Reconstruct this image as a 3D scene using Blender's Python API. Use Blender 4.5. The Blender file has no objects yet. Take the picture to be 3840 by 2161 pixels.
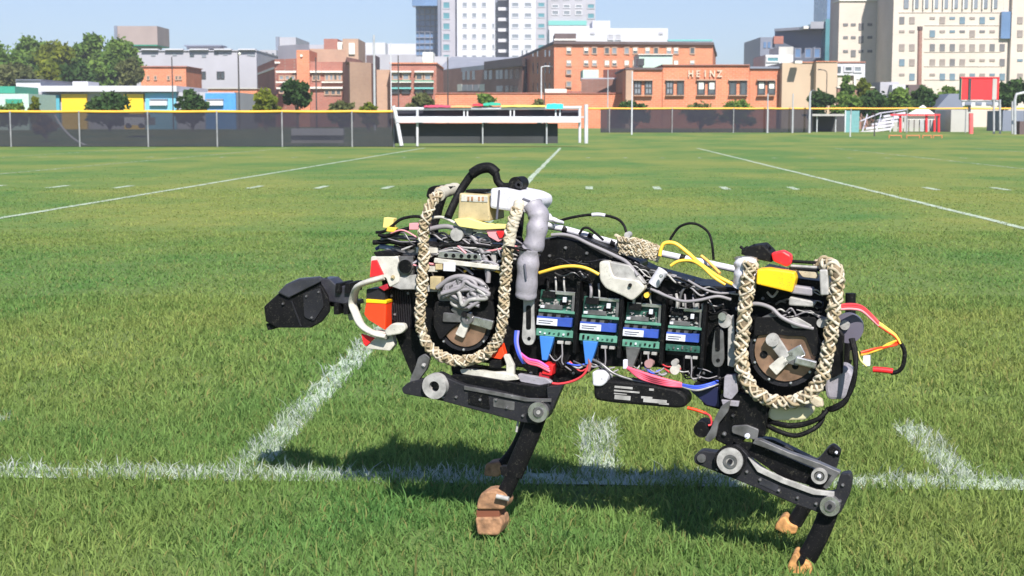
import bpy, bmesh, math, random
import numpy as np
from mathutils import Vector, Matrix
R = math.radians
rng = random.Random(7)
nr = np.random.default_rng(11)
sc = bpy.context.scene
col = sc.collection

# ------------------------------------------------------------------ camera, sky, sun, exposure
FPX, CX, CY, HC = 5500.0, 1920.0, 1080.5, 0.9      # focal length and centre in photo pixels, eye height
YAW, PIT = R(2.9), R(6.49)
cam = bpy.data.cameras.new('camera'); camo = bpy.data.objects.new('camera', cam); col.objects.link(camo)
camo.location = (0, 0, HC); camo.rotation_euler = (R(90) - PIT, 0, YAW)
cam.sensor_width = 36; cam.lens = FPX / 3840 * 36; cam.dof.use_dof = True; cam.dof.focus_distance = 3.1; cam.dof.aperture_fstop = 18; cam.clip_start = 0.05; cam.clip_end = 5000
sc.camera = camo
SUN_EL = R(43)
sun_to = Vector((0.27, -0.96, 0)).normalized()       # horizontal direction towards the sun
w = bpy.data.worlds.new("World"); sc.world = w; w.use_nodes = True
nt = w.node_tree; bg = nt.nodes['Background']; sky = nt.nodes.new('ShaderNodeTexSky')
sky.sky_type = 'NISHITA'; sky.sun_disc = False; sky.sun_elevation = SUN_EL
sky.sun_rotation = math.atan2(sun_to.x, sun_to.y); sky.air_density = 1.0; sky.dust_density = 0.6; sky.ozone_density = 1.5
tint = nt.nodes.new('ShaderNodeMix'); tint.data_type = 'RGBA'; tint.blend_type = 'MULTIPLY'; tint.inputs[0].default_value = 1
tint.inputs[7].default_value = (.60, .73, 1.0, 1)      # the clear blue of the day
nt.links.new(sky.outputs[0], tint.inputs[6]); nt.links.new(tint.outputs[2], bg.inputs[0]); bg.inputs[1].default_value = 0.068
sl = bpy.data.lights.new('sun', 'SUN'); sl.energy = 4.3; sl.angle = R(0.8); sl.color = (1.0, 0.95, 0.87)
so = bpy.data.objects.new('sun', sl); col.objects.link(so)
sdir = Vector((sun_to.x * math.cos(SUN_EL), sun_to.y * math.cos(SUN_EL), math.sin(SUN_EL)))
so.rotation_euler = sdir.to_track_quat('Z', 'Y').to_euler(); so.location = (3, -6, 8)
sc.view_settings.view_transform = 'Standard'; sc.view_settings.look = 'None'
sc.view_settings.gamma = 1; sc.view_settings.exposure = 1.0; sc.view_settings.use_curve_mapping = False
sc.render.engine = 'CYCLES'
sc.cycles.max_bounces = 8; sc.cycles.transparent_max_bounces = 16

# ------------------------------------------------------------------ geometry of the view -> places in the world
def frame(px, py):                      # (right, forward, up) components of the ray through a photo pixel
    dx, dy = px - CX, CY - py
    return (dx, FPX * math.cos(PIT) + dy * math.sin(PIT), dy * math.cos(PIT) - FPX * math.sin(PIT))
def XZ(px, py, d):                      # metres right of the camera axis, height, for a point d metres ahead
    a, b, c = frame(px, py); return a / b * d, HC + c / b * d
fh = Vector((-math.sin(YAW), math.cos(YAW), 0)); rh = Vector((math.cos(YAW), math.sin(YAW), 0))
def W(px, py, d):
    x, z = XZ(px, py, d); v = rh * x + fh * d; v.z = z; return v
def ground_at(px, py):
    a, b, c = frame(px, py); t = -HC / c; return rh * (a * t) + fh * (b * t)
def smooth(t): t = min(1, max(0, t)); return t * t * (3 - 2 * t)
def gz(d, px=3000):                     # the ground rises a little beyond the left fence line
    return 0.3 * smooth((d - 53) / 22)

# ------------------------------------------------------------------ materials
MATS = {}
def mat(name, c, rough=0.6, metal=0.0, var=0.12, scale=8.0, bump=0.0, bscale=60.0, coat=0.0, spec=0.5, sheen=0.0):
    if name in MATS: return MATS[name]
    m = bpy.data.materials.new(name); m.use_nodes = True; t = m.node_tree; N = t.nodes; L = t.links
    p = N['Principled BSDF']; p.inputs['Roughness'].default_value = rough; p.inputs['Metallic'].default_value = metal
    p.inputs['Specular IOR Level'].default_value = spec; p.inputs['Coat Weight'].default_value = coat
    tc = N.new('ShaderNodeTexCoord')
    n = N.new('ShaderNodeTexNoise'); n.inputs['Scale'].default_value = scale; n.inputs['Detail'].default_value = 6
    L.new(tc.outputs['Object'], n.inputs['Vector'])
    mx = N.new('ShaderNodeMix'); mx.data_type = 'RGBA'
    mx.inputs[6].default_value = [x * (1 - var) for x in c] + [1]; mx.inputs[7].default_value = [min(1, x * (1 + var)) for x in c] + [1]
    rp = N.new('ShaderNodeMapRange'); rp.inputs[1].default_value = 0.32; rp.inputs[2].default_value = 0.68
    L.new(n.outputs['Fac'], rp.inputs[0]); L.new(rp.outputs[0], mx.inputs[0]); L.new(mx.outputs[2], p.inputs['Base Color'])
    if scale >= 18:                      # small hand-held parts: dust specks, scuffs and rubbed patches
        w1 = N.new('ShaderNodeTexNoise'); w1.inputs['Scale'].default_value = 230; w1.inputs['Detail'].default_value = 3; w1.inputs['Distortion'].default_value = 1.5; L.new(tc.outputs['Object'], w1.inputs['Vector'])
        w2 = N.new('ShaderNodeMapRange'); w2.inputs[1].default_value = .60; w2.inputs[2].default_value = .72; w2.inputs[4].default_value = .55; L.new(w1.outputs['Fac'], w2.inputs[0])
        dm = N.new('ShaderNodeMix'); dm.data_type = 'RGBA'; dm.inputs[7].default_value = (.10, .095, .075, 1); L.new(w2.outputs[0], dm.inputs[0]); L.new(mx.outputs[2], dm.inputs[6]); L.new(dm.outputs[2], p.inputs['Base Color'])
    rr = N.new('ShaderNodeMapRange'); rr.inputs[3].default_value = max(0, rough - 0.1); rr.inputs[4].default_value = min(1, rough + 0.12)
    L.new(n.outputs['Fac'], rr.inputs[0]); L.new(rr.outputs[0], p.inputs['Roughness'])
    if bump:
        n2 = N.new('ShaderNodeTexNoise'); n2.inputs['Scale'].default_value = bscale; n2.inputs['Detail'].default_value = 4
        L.new(tc.outputs['Object'], n2.inputs['Vector'])
        b = N.new('ShaderNodeBump'); b.inputs['Strength'].default_value = bump; b.inputs['Distance'].default_value = 0.0015
        L.new(n2.outputs['Fac'], b.inputs['Height']); L.new(b.outputs[0], p.inputs['Normal'])
    MATS[name] = m; return m
def brickmat(name, c1, c2, mortar, scale=1.0, var=0.25):
    m = bpy.data.materials.new(name); m.use_nodes = True; t = m.node_tree; N = t.nodes; L = t.links
    p = N['Principled BSDF']; p.inputs['Roughness'].default_value = 0.85; p.inputs['Specular IOR Level'].default_value = 0.2
    tc = N.new('ShaderNodeTexCoord'); sx = N.new('ShaderNodeSeparateXYZ'); cx = N.new('ShaderNodeCombineXYZ'); ad = N.new('ShaderNodeMath')
    L.new(tc.outputs['Object'], sx.inputs[0]); L.new(sx.outputs[0], ad.inputs[0]); L.new(sx.outputs[1], ad.inputs[1])
    L.new(ad.outputs[0], cx.inputs[0]); L.new(sx.outputs[2], cx.inputs[1])
    b = N.new('ShaderNodeTexBrick'); L.new(cx.outputs[0], b.inputs['Vector'])
    b.inputs['Scale'].default_value = scale; b.inputs['Color1'].default_value = (*c1, 1); b.inputs['Color2'].default_value = (*c2, 1)
    b.inputs['Mortar'].default_value = (*mortar, 1); b.inputs['Mortar Size'].default_value = 0.012
    b.inputs['Brick Width'].default_value = 0.45; b.inputs['Row Height'].default_value = 0.16
    n = N.new('ShaderNodeTexNoise'); n.inputs['Scale'].default_value = 0.35; n.inputs['Detail'].default_value = 7
    L.new(tc.outputs['Object'], n.inputs['Vector'])
    mr = N.new('ShaderNodeMapRange'); mr.inputs[1].default_value = .3; mr.inputs[2].default_value = .7
    mr.inputs[3].default_value = 1 - var; mr.inputs[4].default_value = 1 + var; L.new(n.outputs['Fac'], mr.inputs[0])
    hs = N.new('ShaderNodeVectorMath'); hs.operation = 'SCALE'; L.new(b.outputs[0], hs.inputs[0]); L.new(mr.outputs[0], hs.inputs['Scale'])
    L.new(hs.outputs[0], p.inputs['Base Color']); MATS[name] = m; return m

# ------------------------------------------------------------------ mesh builder
class MB:
    def __init__(s): s.v = []; s.f = []; s.sm = []
    def add(s, vs, fs, sm=False):
        o = len(s.v); s.v += [tuple(v) for v in vs]; s.f += [tuple(i + o for i in f) for f in fs]; s.sm += [sm] * len(fs); return s
    def prism(s, poly, ext):            # poly: 3-D points, ext: extrusion vector
        n = len(poly); P = [Vector(p) for p in poly]; e = Vector(ext)
        nm = Vector((0, 0, 0))
        for i in range(n): nm += P[i].cross(P[(i + 1) % n])
        if nm.dot(e) > 0: P = P[::-1]
        V = P + [p + e for p in P]
        F = [tuple(range(n)), tuple(range(2 * n - 1, n - 1, -1))] + [(i, i + n, (i + 1) % n + n, (i + 1) % n) for i in range(n)]
        return s.add(V, F)
    def box(s, x0, x1, y0, y1, z0, z1, M=None):
        V = [Vector((x, y, z)) for z in (z0, z1) for x, y in ((x0, y0), (x1, y0), (x1, y1), (x0, y1))]
        if M: V = [M @ v for v in V]
        return s.add(V, [(3, 2, 1, 0), (4, 5, 6, 7), (0, 1, 5, 4), (1, 2, 6, 5), (2, 3, 7, 6), (3, 0, 4, 7)])
    def cyl(s, a, b, r0, r1=None, seg=24, cap=True, hole=0.0):
        a, b = Vector(a), Vector(b); r1 = r0 if r1 is None else r1
        ax = (b - a).normalized(); t = Vector((0, 0, 1)) if abs(ax.z) < .9 else Vector((1, 0, 0))
        x = ax.cross(t).normalized(); y = ax.cross(x)
        V = []; F = []
        for (c, r) in ((a, r0), (b, r1)):
            for i in range(seg):
                q = 2 * math.pi * i / seg; V.append(c + (x * math.cos(q) + y * math.sin(q)) * r)
        F = [(i, (i + 1) % seg, (i + 1) % seg + seg, i + seg) for i in range(seg)]
        s.add(V, F, True)
        if hole > 0:
            V2 = []
            for (c, r) in ((a, r0 * hole), (b, r1 * hole)):
                for i in range(seg):
                    q = 2 * math.pi * i / seg; V2.append(c + (x * math.cos(q) + y * math.sin(q)) * r)
            s.add(V2, [(i + seg, (i + 1) % seg + seg, (i + 1) % seg, i) for i in range(seg)], True)
            for k in (0, 1):
                vv = V[k * seg:(k + 1) * seg] + V2[k * seg:(k + 1) * seg]
                ff = [(i, i + seg, (i + 1) % seg + seg, (i + 1) % seg) for i in range(seg)]
                if k: ff = [f[::-1] for f in ff]
                s.add(vv, ff)
        elif cap:
            s.add(V[:seg], [tuple(range(seg - 1, -1, -1))]); s.add(V[seg:], [tuple(range(seg))])
        return s
    def tube(s, pts, r, seg=8, closed_caps=True, spl=0, flat=None):
        P = [Vector(p) for p in pts]
        if spl: P = spline(P, spl)
        n = len(P); rr = r if callable(r) else (lambda t: r)
        V = []; F = []; T0 = (P[1] - P[0]).normalized()
        up = Vector((0, 0, 1)) if abs(T0.z) < .9 else Vector((0, 1, 0)); x = T0.cross(up).normalized()
        for i in range(n):
            T = (P[min(n - 1, i + 1)] - P[max(0, i - 1)]).normalized()
            x = (x - T * x.dot(T)).normalized(); y = T.cross(x); q = rr(i / (n - 1))
            for j in range(seg):
                a = 2 * math.pi * j / seg
                o = x * math.cos(a) * q + y * math.sin(a) * q
                if flat: o = x * math.cos(a) * q * flat[0] + y * math.sin(a) * q * flat[1]
                V.append(P[i] + o)
        for i in range(n - 1):
            for j in range(seg):
                F.append((i * seg + j, i * seg + (j + 1) % seg, (i + 1) * seg + (j + 1) % seg, (i + 1) * seg + j))
        s.add(V, F, True)
        if closed_caps: s.add(V[:seg], [tuple(range(seg - 1, -1, -1))]); s.add(V[-seg:], [tuple(range(seg))])
        return s
    def ball(s, c, r, sx=1, sy=1, sz=1, nu=14, nv=9, rough=0.0):
        c = Vector(c); V = []; F = []
        for i in range(nv + 1):
            th = math.pi * i / nv
            for j in range(nu):
                ph = 2 * math.pi * j / nu; k = r * (1 + (rng.uniform(-rough, rough) if rough else 0))
                V.append(c + Vector((k * sx * math.sin(th) * math.cos(ph), k * sy * math.sin(th) * math.sin(ph), k * sz * math.cos(th))))
        for i in range(nv):
            for j in range(nu):
                F.append((i * nu + j, (i + 1) * nu + j, (i + 1) * nu + (j + 1) % nu, i * nu + (j + 1) % nu))
        return s.add(V, F, True)
    def mesh(s, name):
        me = bpy.data.meshes.new(name); me.from_pydata(s.v, [], s.f)
        me.polygons.foreach_set('use_smooth', s.sm); me.update(); return me
    def build(s, name, m, parent=None, bevel=0.0, loc=None):
        me = s.mesh(name); me.materials.append(m)
        o = bpy.data.objects.new(name, me); col.objects.link(o); o.parent = parent
        if loc is not None: o.location = loc
        if bevel:
            b = o.modifiers.new('bevel', 'BEVEL'); b.width = bevel; b.segments = 2; b.limit_method = 'ANGLE'; b.angle_limit = R(40)
        return o
def spline(P, k=6):
    out = []; n = len(P)
    for i in range(n - 1):
        p0, p1, p2, p3 = P[max(0, i - 1)], P[i], P[i + 1], P[min(n - 1, i + 2)]
        for j in range(k):
            t = j / k
            out.append(0.5 * ((2 * p1) + (p2 - p0) * t + (2 * p0 - 5 * p1 + 4 * p2 - p3) * t * t + (3 * p1 - p0 - 3 * p2 + p3) * t ** 3))
    out.append(P[-1]); return out
def tag(o, label=None, cat=None, group=None, kind=None):
    if label: o['label'] = label
    if cat: o['category'] = cat
    if group: o['group'] = group
    if kind: o['kind'] = kind
    return o
def empty(name, loc, rz=0.0):
    o = bpy.data.objects.new(name, None); col.objects.link(o); o.location = loc; o.rotation_euler = (0, 0, rz)
    o.empty_display_size = 0.2; return o
def copy_tree(o, parent=None):
    c = o.copy(); col.objects.link(c); c.parent = parent
    for ch in list(o.children): copy_tree(ch, c)
    return c

# ------------------------------------------------------------------ the field
P0 = ground_at(900, 1788)                # where the middle yard line meets the side line
SIDE_Y = P0.y; X0 = P0.x; YD = 0.9144
def grass_nodes(m, blade):
    m.use_nodes = True; t = m.node_tree; N = t.nodes; L = t.links; N.clear()
    out = N.new('ShaderNodeOutputMaterial'); geo = N.new('ShaderNodeNewGeometry')
    def noise(scale, det, sy=1.0, rough=.55):
        mp = N.new('ShaderNodeMapping'); mp.inputs['Scale'].default_value = (1, sy, 1); L.new(geo.outputs['Position'], mp.inputs[0])
        n = N.new('ShaderNodeTexNoise'); n.inputs['Scale'].default_value = scale; n.inputs['Detail'].default_value = det
        n.inputs['Roughness'].default_value = rough; L.new(mp.outputs[0], n.inputs['Vector']); return n.outputs['Fac']
    def mr(x, a, b, c=0., d=1.):
        r = N.new('ShaderNodeMapRange'); L.new(x, r.inputs[0])
        for i, v in enumerate((a, b, c, d)): r.inputs[i + 1].default_value = v
        return r.outputs[0]
    def mix(f, a, b):
        x = N.new('ShaderNodeMix'); x.data_type = 'RGBA'; L.new(f, x.inputs[0])
        for i, v in ((6, a), (7, b)):
            if isinstance(v, tuple): x.inputs[i].default_value = (*v, 1)
            else: L.new(v, x.inputs[i])
        return x.outputs[2]
    big = mr(noise(0.32, 3, 0.55), .4, .6); mid = mr(noise(1.7, 4, .8), .36, .66); fine = mr(noise(14 if not blade else 30, 5), .3, .7)
    G1, G2 = (0.100, 0.228, 0.062), (0.290, 0.315, 0.085)
    c = mix(big, G1, G2); c2 = mix(mid, (0.125, 0.238, 0.062), (0.265, 0.305, 0.088)); 
    h = N.new('ShaderNodeMix'); h.data_type = 'RGBA'; h.inputs[0].default_value = .38; L.new(c, h.inputs[6]); L.new(c2, h.inputs[7]); c = h.outputs[2]
    if blade:
        at = N.new('ShaderNodeAttribute'); at.attribute_name = 'tint'
        ap = N.new('ShaderNodeAttribute'); ap.attribute_name = 'paint'
        dry = mr(at.outputs['Fac'], .86, 1.0); br = mr(at.outputs['Fac'], 0., .86, .86, 1.42)
        sc_ = N.new('ShaderNodeVectorMath'); sc_.operation = 'SCALE'; L.new(c, sc_.inputs[0]); L.new(br, sc_.inputs['Scale']); c = sc_.outputs[0]
        c = mix(dry, c, (0.30, 0.27, 0.10)); c = mix(ap.outputs['Fac'], c, (0.72, 0.74, 0.76))
        d = N.new('ShaderNodeBsdfPrincipled'); d.inputs['Roughness'].default_value = .7; d.inputs['Specular IOR Level'].default_value = .15
        tr = N.new('ShaderNodeBsdfTranslucent'); ms = N.new('ShaderNodeMixShader'); ms.inputs[0].default_value = .48
        L.new(c, d.inputs['Base Color']); L.new(c, tr.inputs['Color']); L.new(d.outputs[0], ms.inputs[1]); L.new(tr.outputs[0], ms.inputs[2])
        L.new(ms.outputs[0], out.inputs[0])
    else:
        tex = N.new('ShaderNodeVectorMath'); tex.operation = 'SCALE'; L.new(c, tex.inputs[0]); L.new(mr(fine, 0, 1, .60, .86), tex.inputs['Scale'])
        # ground colour a darker green close to the camera, plain turf tone farther off
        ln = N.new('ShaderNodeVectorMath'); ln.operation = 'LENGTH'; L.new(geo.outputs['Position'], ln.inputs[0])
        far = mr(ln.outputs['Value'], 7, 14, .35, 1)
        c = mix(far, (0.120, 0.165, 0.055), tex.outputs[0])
        d = N.new('ShaderNodeBsdfPrincipled'); d.inputs['Roughness'].default_value = .9; d.inputs['Specular IOR Level'].default_value = .1
        L.new(c, d.inputs['Base Color']); bp = N.new('ShaderNodeBump'); bp.inputs['Strength'].default_value = .5; bp.inputs['Distance'].default_value = .03
        L.new(noise(25, 4), bp.inputs['Height']); L.new(bp.outputs[0], d.inputs['Normal']); L.new(d.outputs[0], out.inputs[0])
    return m
m_ground = grass_nodes(bpy.data.materials.new('turf'), False)
m_blade = grass_nodes(bpy.data.materials.new('grass_blades'), True)
g = MB(); ys = [-60, -10, 0, 10, 20, 30, 40, 50, 53, 56, 59, 62, 65, 68, 71, 75, 80, 110, 200, 400, 700, 1100]; xs = [-600, -300, -100, -40, -10, 10, 40, 100, 300, 600]
for y in ys:
    for x in xs: g.v.append((x, y, gz(y)))
nx = len(xs)
for j in range(len(ys) - 1):
    for i in range(nx - 1): g.f.append((j * nx + i, j * nx + i + 1, (j + 1) * nx + i + 1, (j + 1) * nx + i)); g.sm.append(True)
tag(g.build('ground', m_ground), kind='structure')

# painted lines: worn chalk on the turf, a sheet 4 mm above it
def chalk(name, wear):
    m = bpy.data.materials.new(name); m.use_nodes = True; t = m.node_tree; N = t.nodes; L = t.links
    p = N['Principled BSDF']; p.inputs['Base Color'].default_value = (.42, .50, .38, 1); p.inputs['Roughness'].default_value = .9
    geo = N.new('ShaderNodeNewGeometry'); n = N.new('ShaderNodeTexNoise'); n.inputs['Scale'].default_value = 6; n.inputs['Detail'].default_value = 7; n.inputs['Roughness'].default_value = .7
    L.new(geo.outputs['Position'], n.inputs['Vector']); r = N.new('ShaderNodeMapRange'); L.new(n.outputs['Fac'], r.inputs[0])
    r.inputs[1].default_value = wear - .07; r.inputs[2].default_value = wear + .09; L.new(r.outputs[0], p.inputs['Alpha']); return m
m_chalk = chalk('line_chalk', .42); m_chalk_far = chalk('line_chalk_worn', .50)
def strip(name, x0, x1, y0, y1, m=m_chalk, nseg=1, wob=0.0):
    s = MB(); pts = []
    along_y = (y1 - y0) > (x1 - x0)
    for i in range(nseg + 1):
        t = i / nseg; q = rng.uniform(-wob, wob)
        if along_y: y = y0 + (y1 - y0) * t; pts.append(((x0 + q, y, gz(y) + .004), (x1 + q, y, gz(y) + .004)))
        else: x = x0 + (x1 - x0) * t; pts.append(((x, y1 + q, .004), (x, y0 + q, .004)))
    for a, b in pts: s.v += [a, b]
    for i in range(nseg): s.f.append((2 * i, 2 * i + 1, 2 * i + 3, 2 * i + 2)); s.sm.append(False)
    return tag(s.build(name, m), kind='structure')
LW = 0.042
strip('side_line', -30, 30, SIDE_Y - .055, SIDE_Y + .055, nseg=120, wob=.006)
for k in (-3, -2, -1, 0, 1, 2, 3):
    strip('yard_line', X0 + k * 5 * YD - LW, X0 + k * 5 * YD + LW, SIDE_Y + .058, 49.5, m_chalk if abs(k) < 2 else m_chalk_far, nseg=60, wob=.01)
TY = ground_at(2150, 1590).y
for k in range(-14, 15):
    if k % 5: strip('tick_mark', X0 + k * YD - LW, X0 + k * YD + LW, SIDE_Y + .058, TY)
HY0, HY1 = ground_at(1480, 709).y, ground_at(1480, 699).y
for k in range(-16, 20):
    if k % 5: strip('hash_mark', X0 + k * YD - .05, X0 + k * YD + .05, HY0, HY1)
HY2 = SIDE_Y + 32.5
for k in range(-16, 24):
    if k % 5: strip('hash_mark', X0 + k * YD - .05, X0 + k * YD + .05, HY2, HY2 + .6, m_chalk_far)

# grass blades, one object (nobody could count them)
def vnoise(x, y, s, seed=0):            # smooth value noise for worn paint and clumps
    x = x * s; y = y * s; xi = np.floor(x).astype(int); yi = np.floor(y).astype(int); fx = x - xi; fy = y - yi
    fx = fx * fx * (3 - 2 * fx); fy = fy * fy * (3 - 2 * fy)
    def hsh(a, b): v = np.sin(a * 127.1 + b * 311.7 + seed * 74.7) * 43758.5453; return v - np.floor(v)
    return (hsh(xi, yi) * (1 - fx) + hsh(xi + 1, yi) * fx) * (1 - fy) + (hsh(xi, yi + 1) * (1 - fx) + hsh(xi + 1, yi + 1) * fx) * fy
def blades(bands):
    VV = []; LI = []; LS = []; TI = []; PA = []; off = 0; loff = 0
    for (d0, d1, n, wd, ht, spread, simple) in bands:
        u = nr.random(n); d = np.sqrt(d0 * d0 + u * (d1 * d1 - d0 * d0)); a = nr.uniform(-1, 1, n)
        x = a * (.42 * d + .9); p = np.outer(x, np.array(rh)[:2]) + np.outer(d, np.array(fh)[:2]); X, Y = p[:, 0], p[:, 1]
        cl = vnoise(X, Y, 9, 1) * .6 + vnoise(X, Y, 3, 2) * .4
        keep = nr.random(n) < (.35 + 1.0 * cl) * np.clip((31 - np.hypot(X, Y)) / 9, 0, 1); X, Y, cl = X[keep], Y[keep], cl[keep]; n = len(X)
        h = ht * nr.uniform(.45, 1.25, n) * (.7 + .6 * cl); lean = nr.uniform(.2, 1.5, n) * spread; az = nr.uniform(0, 2 * np.pi, n); fa = nr.uniform(0, np.pi, n)
        wv = wd * nr.uniform(.6, 1.3, n)
        # paint
        kx = (X - X0) / YD; near = np.abs(kx - np.round(kx)) * YD; ki = np.round(kx).astype(int)
        side = np.abs(Y - SIDE_Y) < .058 + .02 * (nr.random(n) - .5)
        tick = (near < .052) & (Y > SIDE_Y) & (Y < TY) & (ki % 5 != 0); tick |= (near < .04 + .012 * (Y < 8)) & (ki % 5 == 0) & (Y > SIDE_Y) | (near < .05) & (Y > HY0) & (Y < HY1)
        worn = vnoise(X, Y, 5, 5) * .6 + vnoise(X, Y, 14, 6) * .4
        gap = (np.abs(X - ground_at(300, 1760).x) < .07)
        pt = ((side & (~gap | (nr.random(n) < .4)) & (worn > .08)) | (tick & (worn > .22))) & (nr.random(n) < .66)
        pv = np.where(pt, nr.uniform(.25, .85, n), 0) * np.where(nr.random(n) < .15, .5, 1)
        tv = np.clip(nr.random(n), 0, 1)
        dx, dy = np.cos(az) * lean * h, np.sin(az) * lean * h; wx, wy = np.cos(fa) * wv / 2, np.sin(fa) * wv / 2
        z = np.zeros(n)
        hz = h / np.sqrt(1 + lean * lean); dx /= np.sqrt(1 + lean * lean); dy /= np.sqrt(1 + lean * lean)
        if simple:
            v = np.stack([np.stack([X - wx, Y - wy, z], 1), np.stack([X + wx, Y + wy, z], 1), np.stack([X + dx, Y + dy, hz], 1)], 1); nv = 3
            idx = np.array([0, 1, 2]); sizes = [3]
        else:
            m = .52
            v = np.stack([np.stack([X - wx, Y - wy, z], 1), np.stack([X + wx, Y + wy, z], 1),
                          np.stack([X + dx * m * .6 + wx * .85, Y + dy * m * .6 + wy * .85, hz * .62], 1), np.stack([X + dx * m * .6 - wx * .85, Y + dy * m * .6 - wy * .85, hz * .62], 1),
                          np.stack([X + dx, Y + dy, hz], 1)], 1); nv = 5
            idx = np.array([0, 1, 2, 3, 3, 2, 4]); sizes = [4, 3]
        VV.append(v.reshape(-1, 3)); base = off + np.arange(n)[:, None] * nv
        LI.append((base + idx[None, :]).ravel()); LS.append(np.tile(sizes, n)); off += n * nv
        TI.append(np.repeat(tv, nv)); PA.append(np.repeat(pv, nv))
    V = np.concatenate(VV); LI = np.concatenate(LI); LS = np.concatenate(LS); TI = np.concatenate(TI); PA = np.concatenate(PA)
    me = bpy.data.meshes.new('grass'); me.vertices.add(len(V)); me.vertices.foreach_set('co', V.astype(np.float32).ravel())
    me.loops.add(len(LI)); me.loops.foreach_set('vertex_index', LI.astype(np.int32))
    me.polygons.add(len(LS)); st = np.concatenate([[0], np.cumsum(LS)[:-1]]); me.polygons.foreach_set('loop_start', st.astype(np.int32))
    me.update(calc_edges=True)
    for nm, arr in (('tint', TI), ('paint', PA)):
        at = me.attributes.new(nm, 'FLOAT', 'POINT'); at.data.foreach_set('value', arr.astype(np.float32))
    me.materials.append(m_blade); o = bpy.data.objects.new('grass', me); col.objects.link(o)
    return tag(o, 'mown green and yellowish turf covering the whole playing field', 'grass', kind='stuff')
blades([(1.6, 4.6, 270000, .0034, .034, 1.2, False), (2.0, 5.5, 8000, .0038, .062, 1.2, False), (4.6, 7.5, 170000, .005, .030, 1.3, False),
        (7.5, 12, 130000, .009, .024, 1.6, True), (12, 20, 75000, .014, .018, 1.9, True), (20, 30, 18000, .024, .014, 2.0, True)])

# ------------------------------------------------------------------ buildings behind the field
m_brick = brickmat('orange_brick', (.60, .20, .10), (.53, .165, .085), (.45, .33, .25), 1.0, .14)
m_brick2 = brickmat('red_brick', (.36, .13, .095), (.30, .105, .08), (.34, .26, .22), 1.0, .16)
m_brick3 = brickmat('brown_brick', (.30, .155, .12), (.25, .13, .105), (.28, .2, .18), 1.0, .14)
m_tanb = brickmat('tan_brick', (.42, .27, .19), (.38, .24, .175), (.4, .3, .24), 1.0, .10)
m_tan = mat('tan_render', (.47, .36, .26), .9, 0, .08, .3)
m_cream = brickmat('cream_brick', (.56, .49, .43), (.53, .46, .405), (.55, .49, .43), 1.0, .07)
m_cream_shade = brickmat('shaded_cream_brick', (.37, .31, .27), (.345, .29, .255), (.36, .30, .27), 1.0, .08)  # cream brick darkened: shade of the left-facing return walls put into the colour
m_white = mat('white_panel', (.50, .50, .54), .6, 0, .05, .4)
m_lav = mat('pale_grey_render', (.36, .355, .40), .8, 0, .07, .3)
m_conc = mat('concrete', (.40, .39, .37), .85, 0, .12, .6)
m_trimw = mat('white_trim', (.68, .66, .60), .7, 0, .08, 1)
m_roofd = mat('dark_roof_trim', (.10, .07, .07), .7, 0, .15, 1)
m_greyroof = mat('grey_roof_sheet', (.27, .28, .32), .55, 0, .12, .4)
m_teal = mat('teal_panel', (.08, .33, .42), .5, 0, .06, .5); m_sky = mat('light_blue_panel', (.16, .42, .58), .5, 0, .06, .5)
m_yel = mat('yellow_panel', (.80, .50, .02), .5, 0, .05, .5); m_grn = mat('green_panel', (.03, .25, .17), .5)
m_blue = mat('blue_panel', (.06, .25, .55), .5); m_pgrn = mat('pale_green_panel', (.42, .55, .48), .7)
m_bglass = mat('blue_glass', (.11, .19, .34), .25, .0, .2, .15, spec=.8); m_tglass = mat('teal_glass', (.10, .26, .30), .15, .2, .2, .3)
m_glass = mat('window_glass', (.06, .075, .085), .10, 0, .35, .5, spec=.9); m_glassl = mat('pale_window_glass', (.20, .22, .25), .15, 0, .2, .5, spec=.8)
m_blind = mat('white_blind', (.74, .74, .66), .6); m_aqua = mat('aqua_band', (.14, .42, .40), .5); m_dkw = mat('dark_metal', (.05, .05, .055), .5, .2)
m_slate = mat('blue_grey_cladding', (.17, .19, .25), .5, 0, .12, .2)
m_tint1 = mat('bronze_window_glass', (.26, .22, .20), .2, 0, .2, .5); m_tint2 = mat('blue_window_glass', (.14, .20, .25), .2, 0, .2, .5); m_tint3 = mat('grey_window_glass', (.15, .145, .15), .2, 0, .2, .5)
WC = {}
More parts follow.
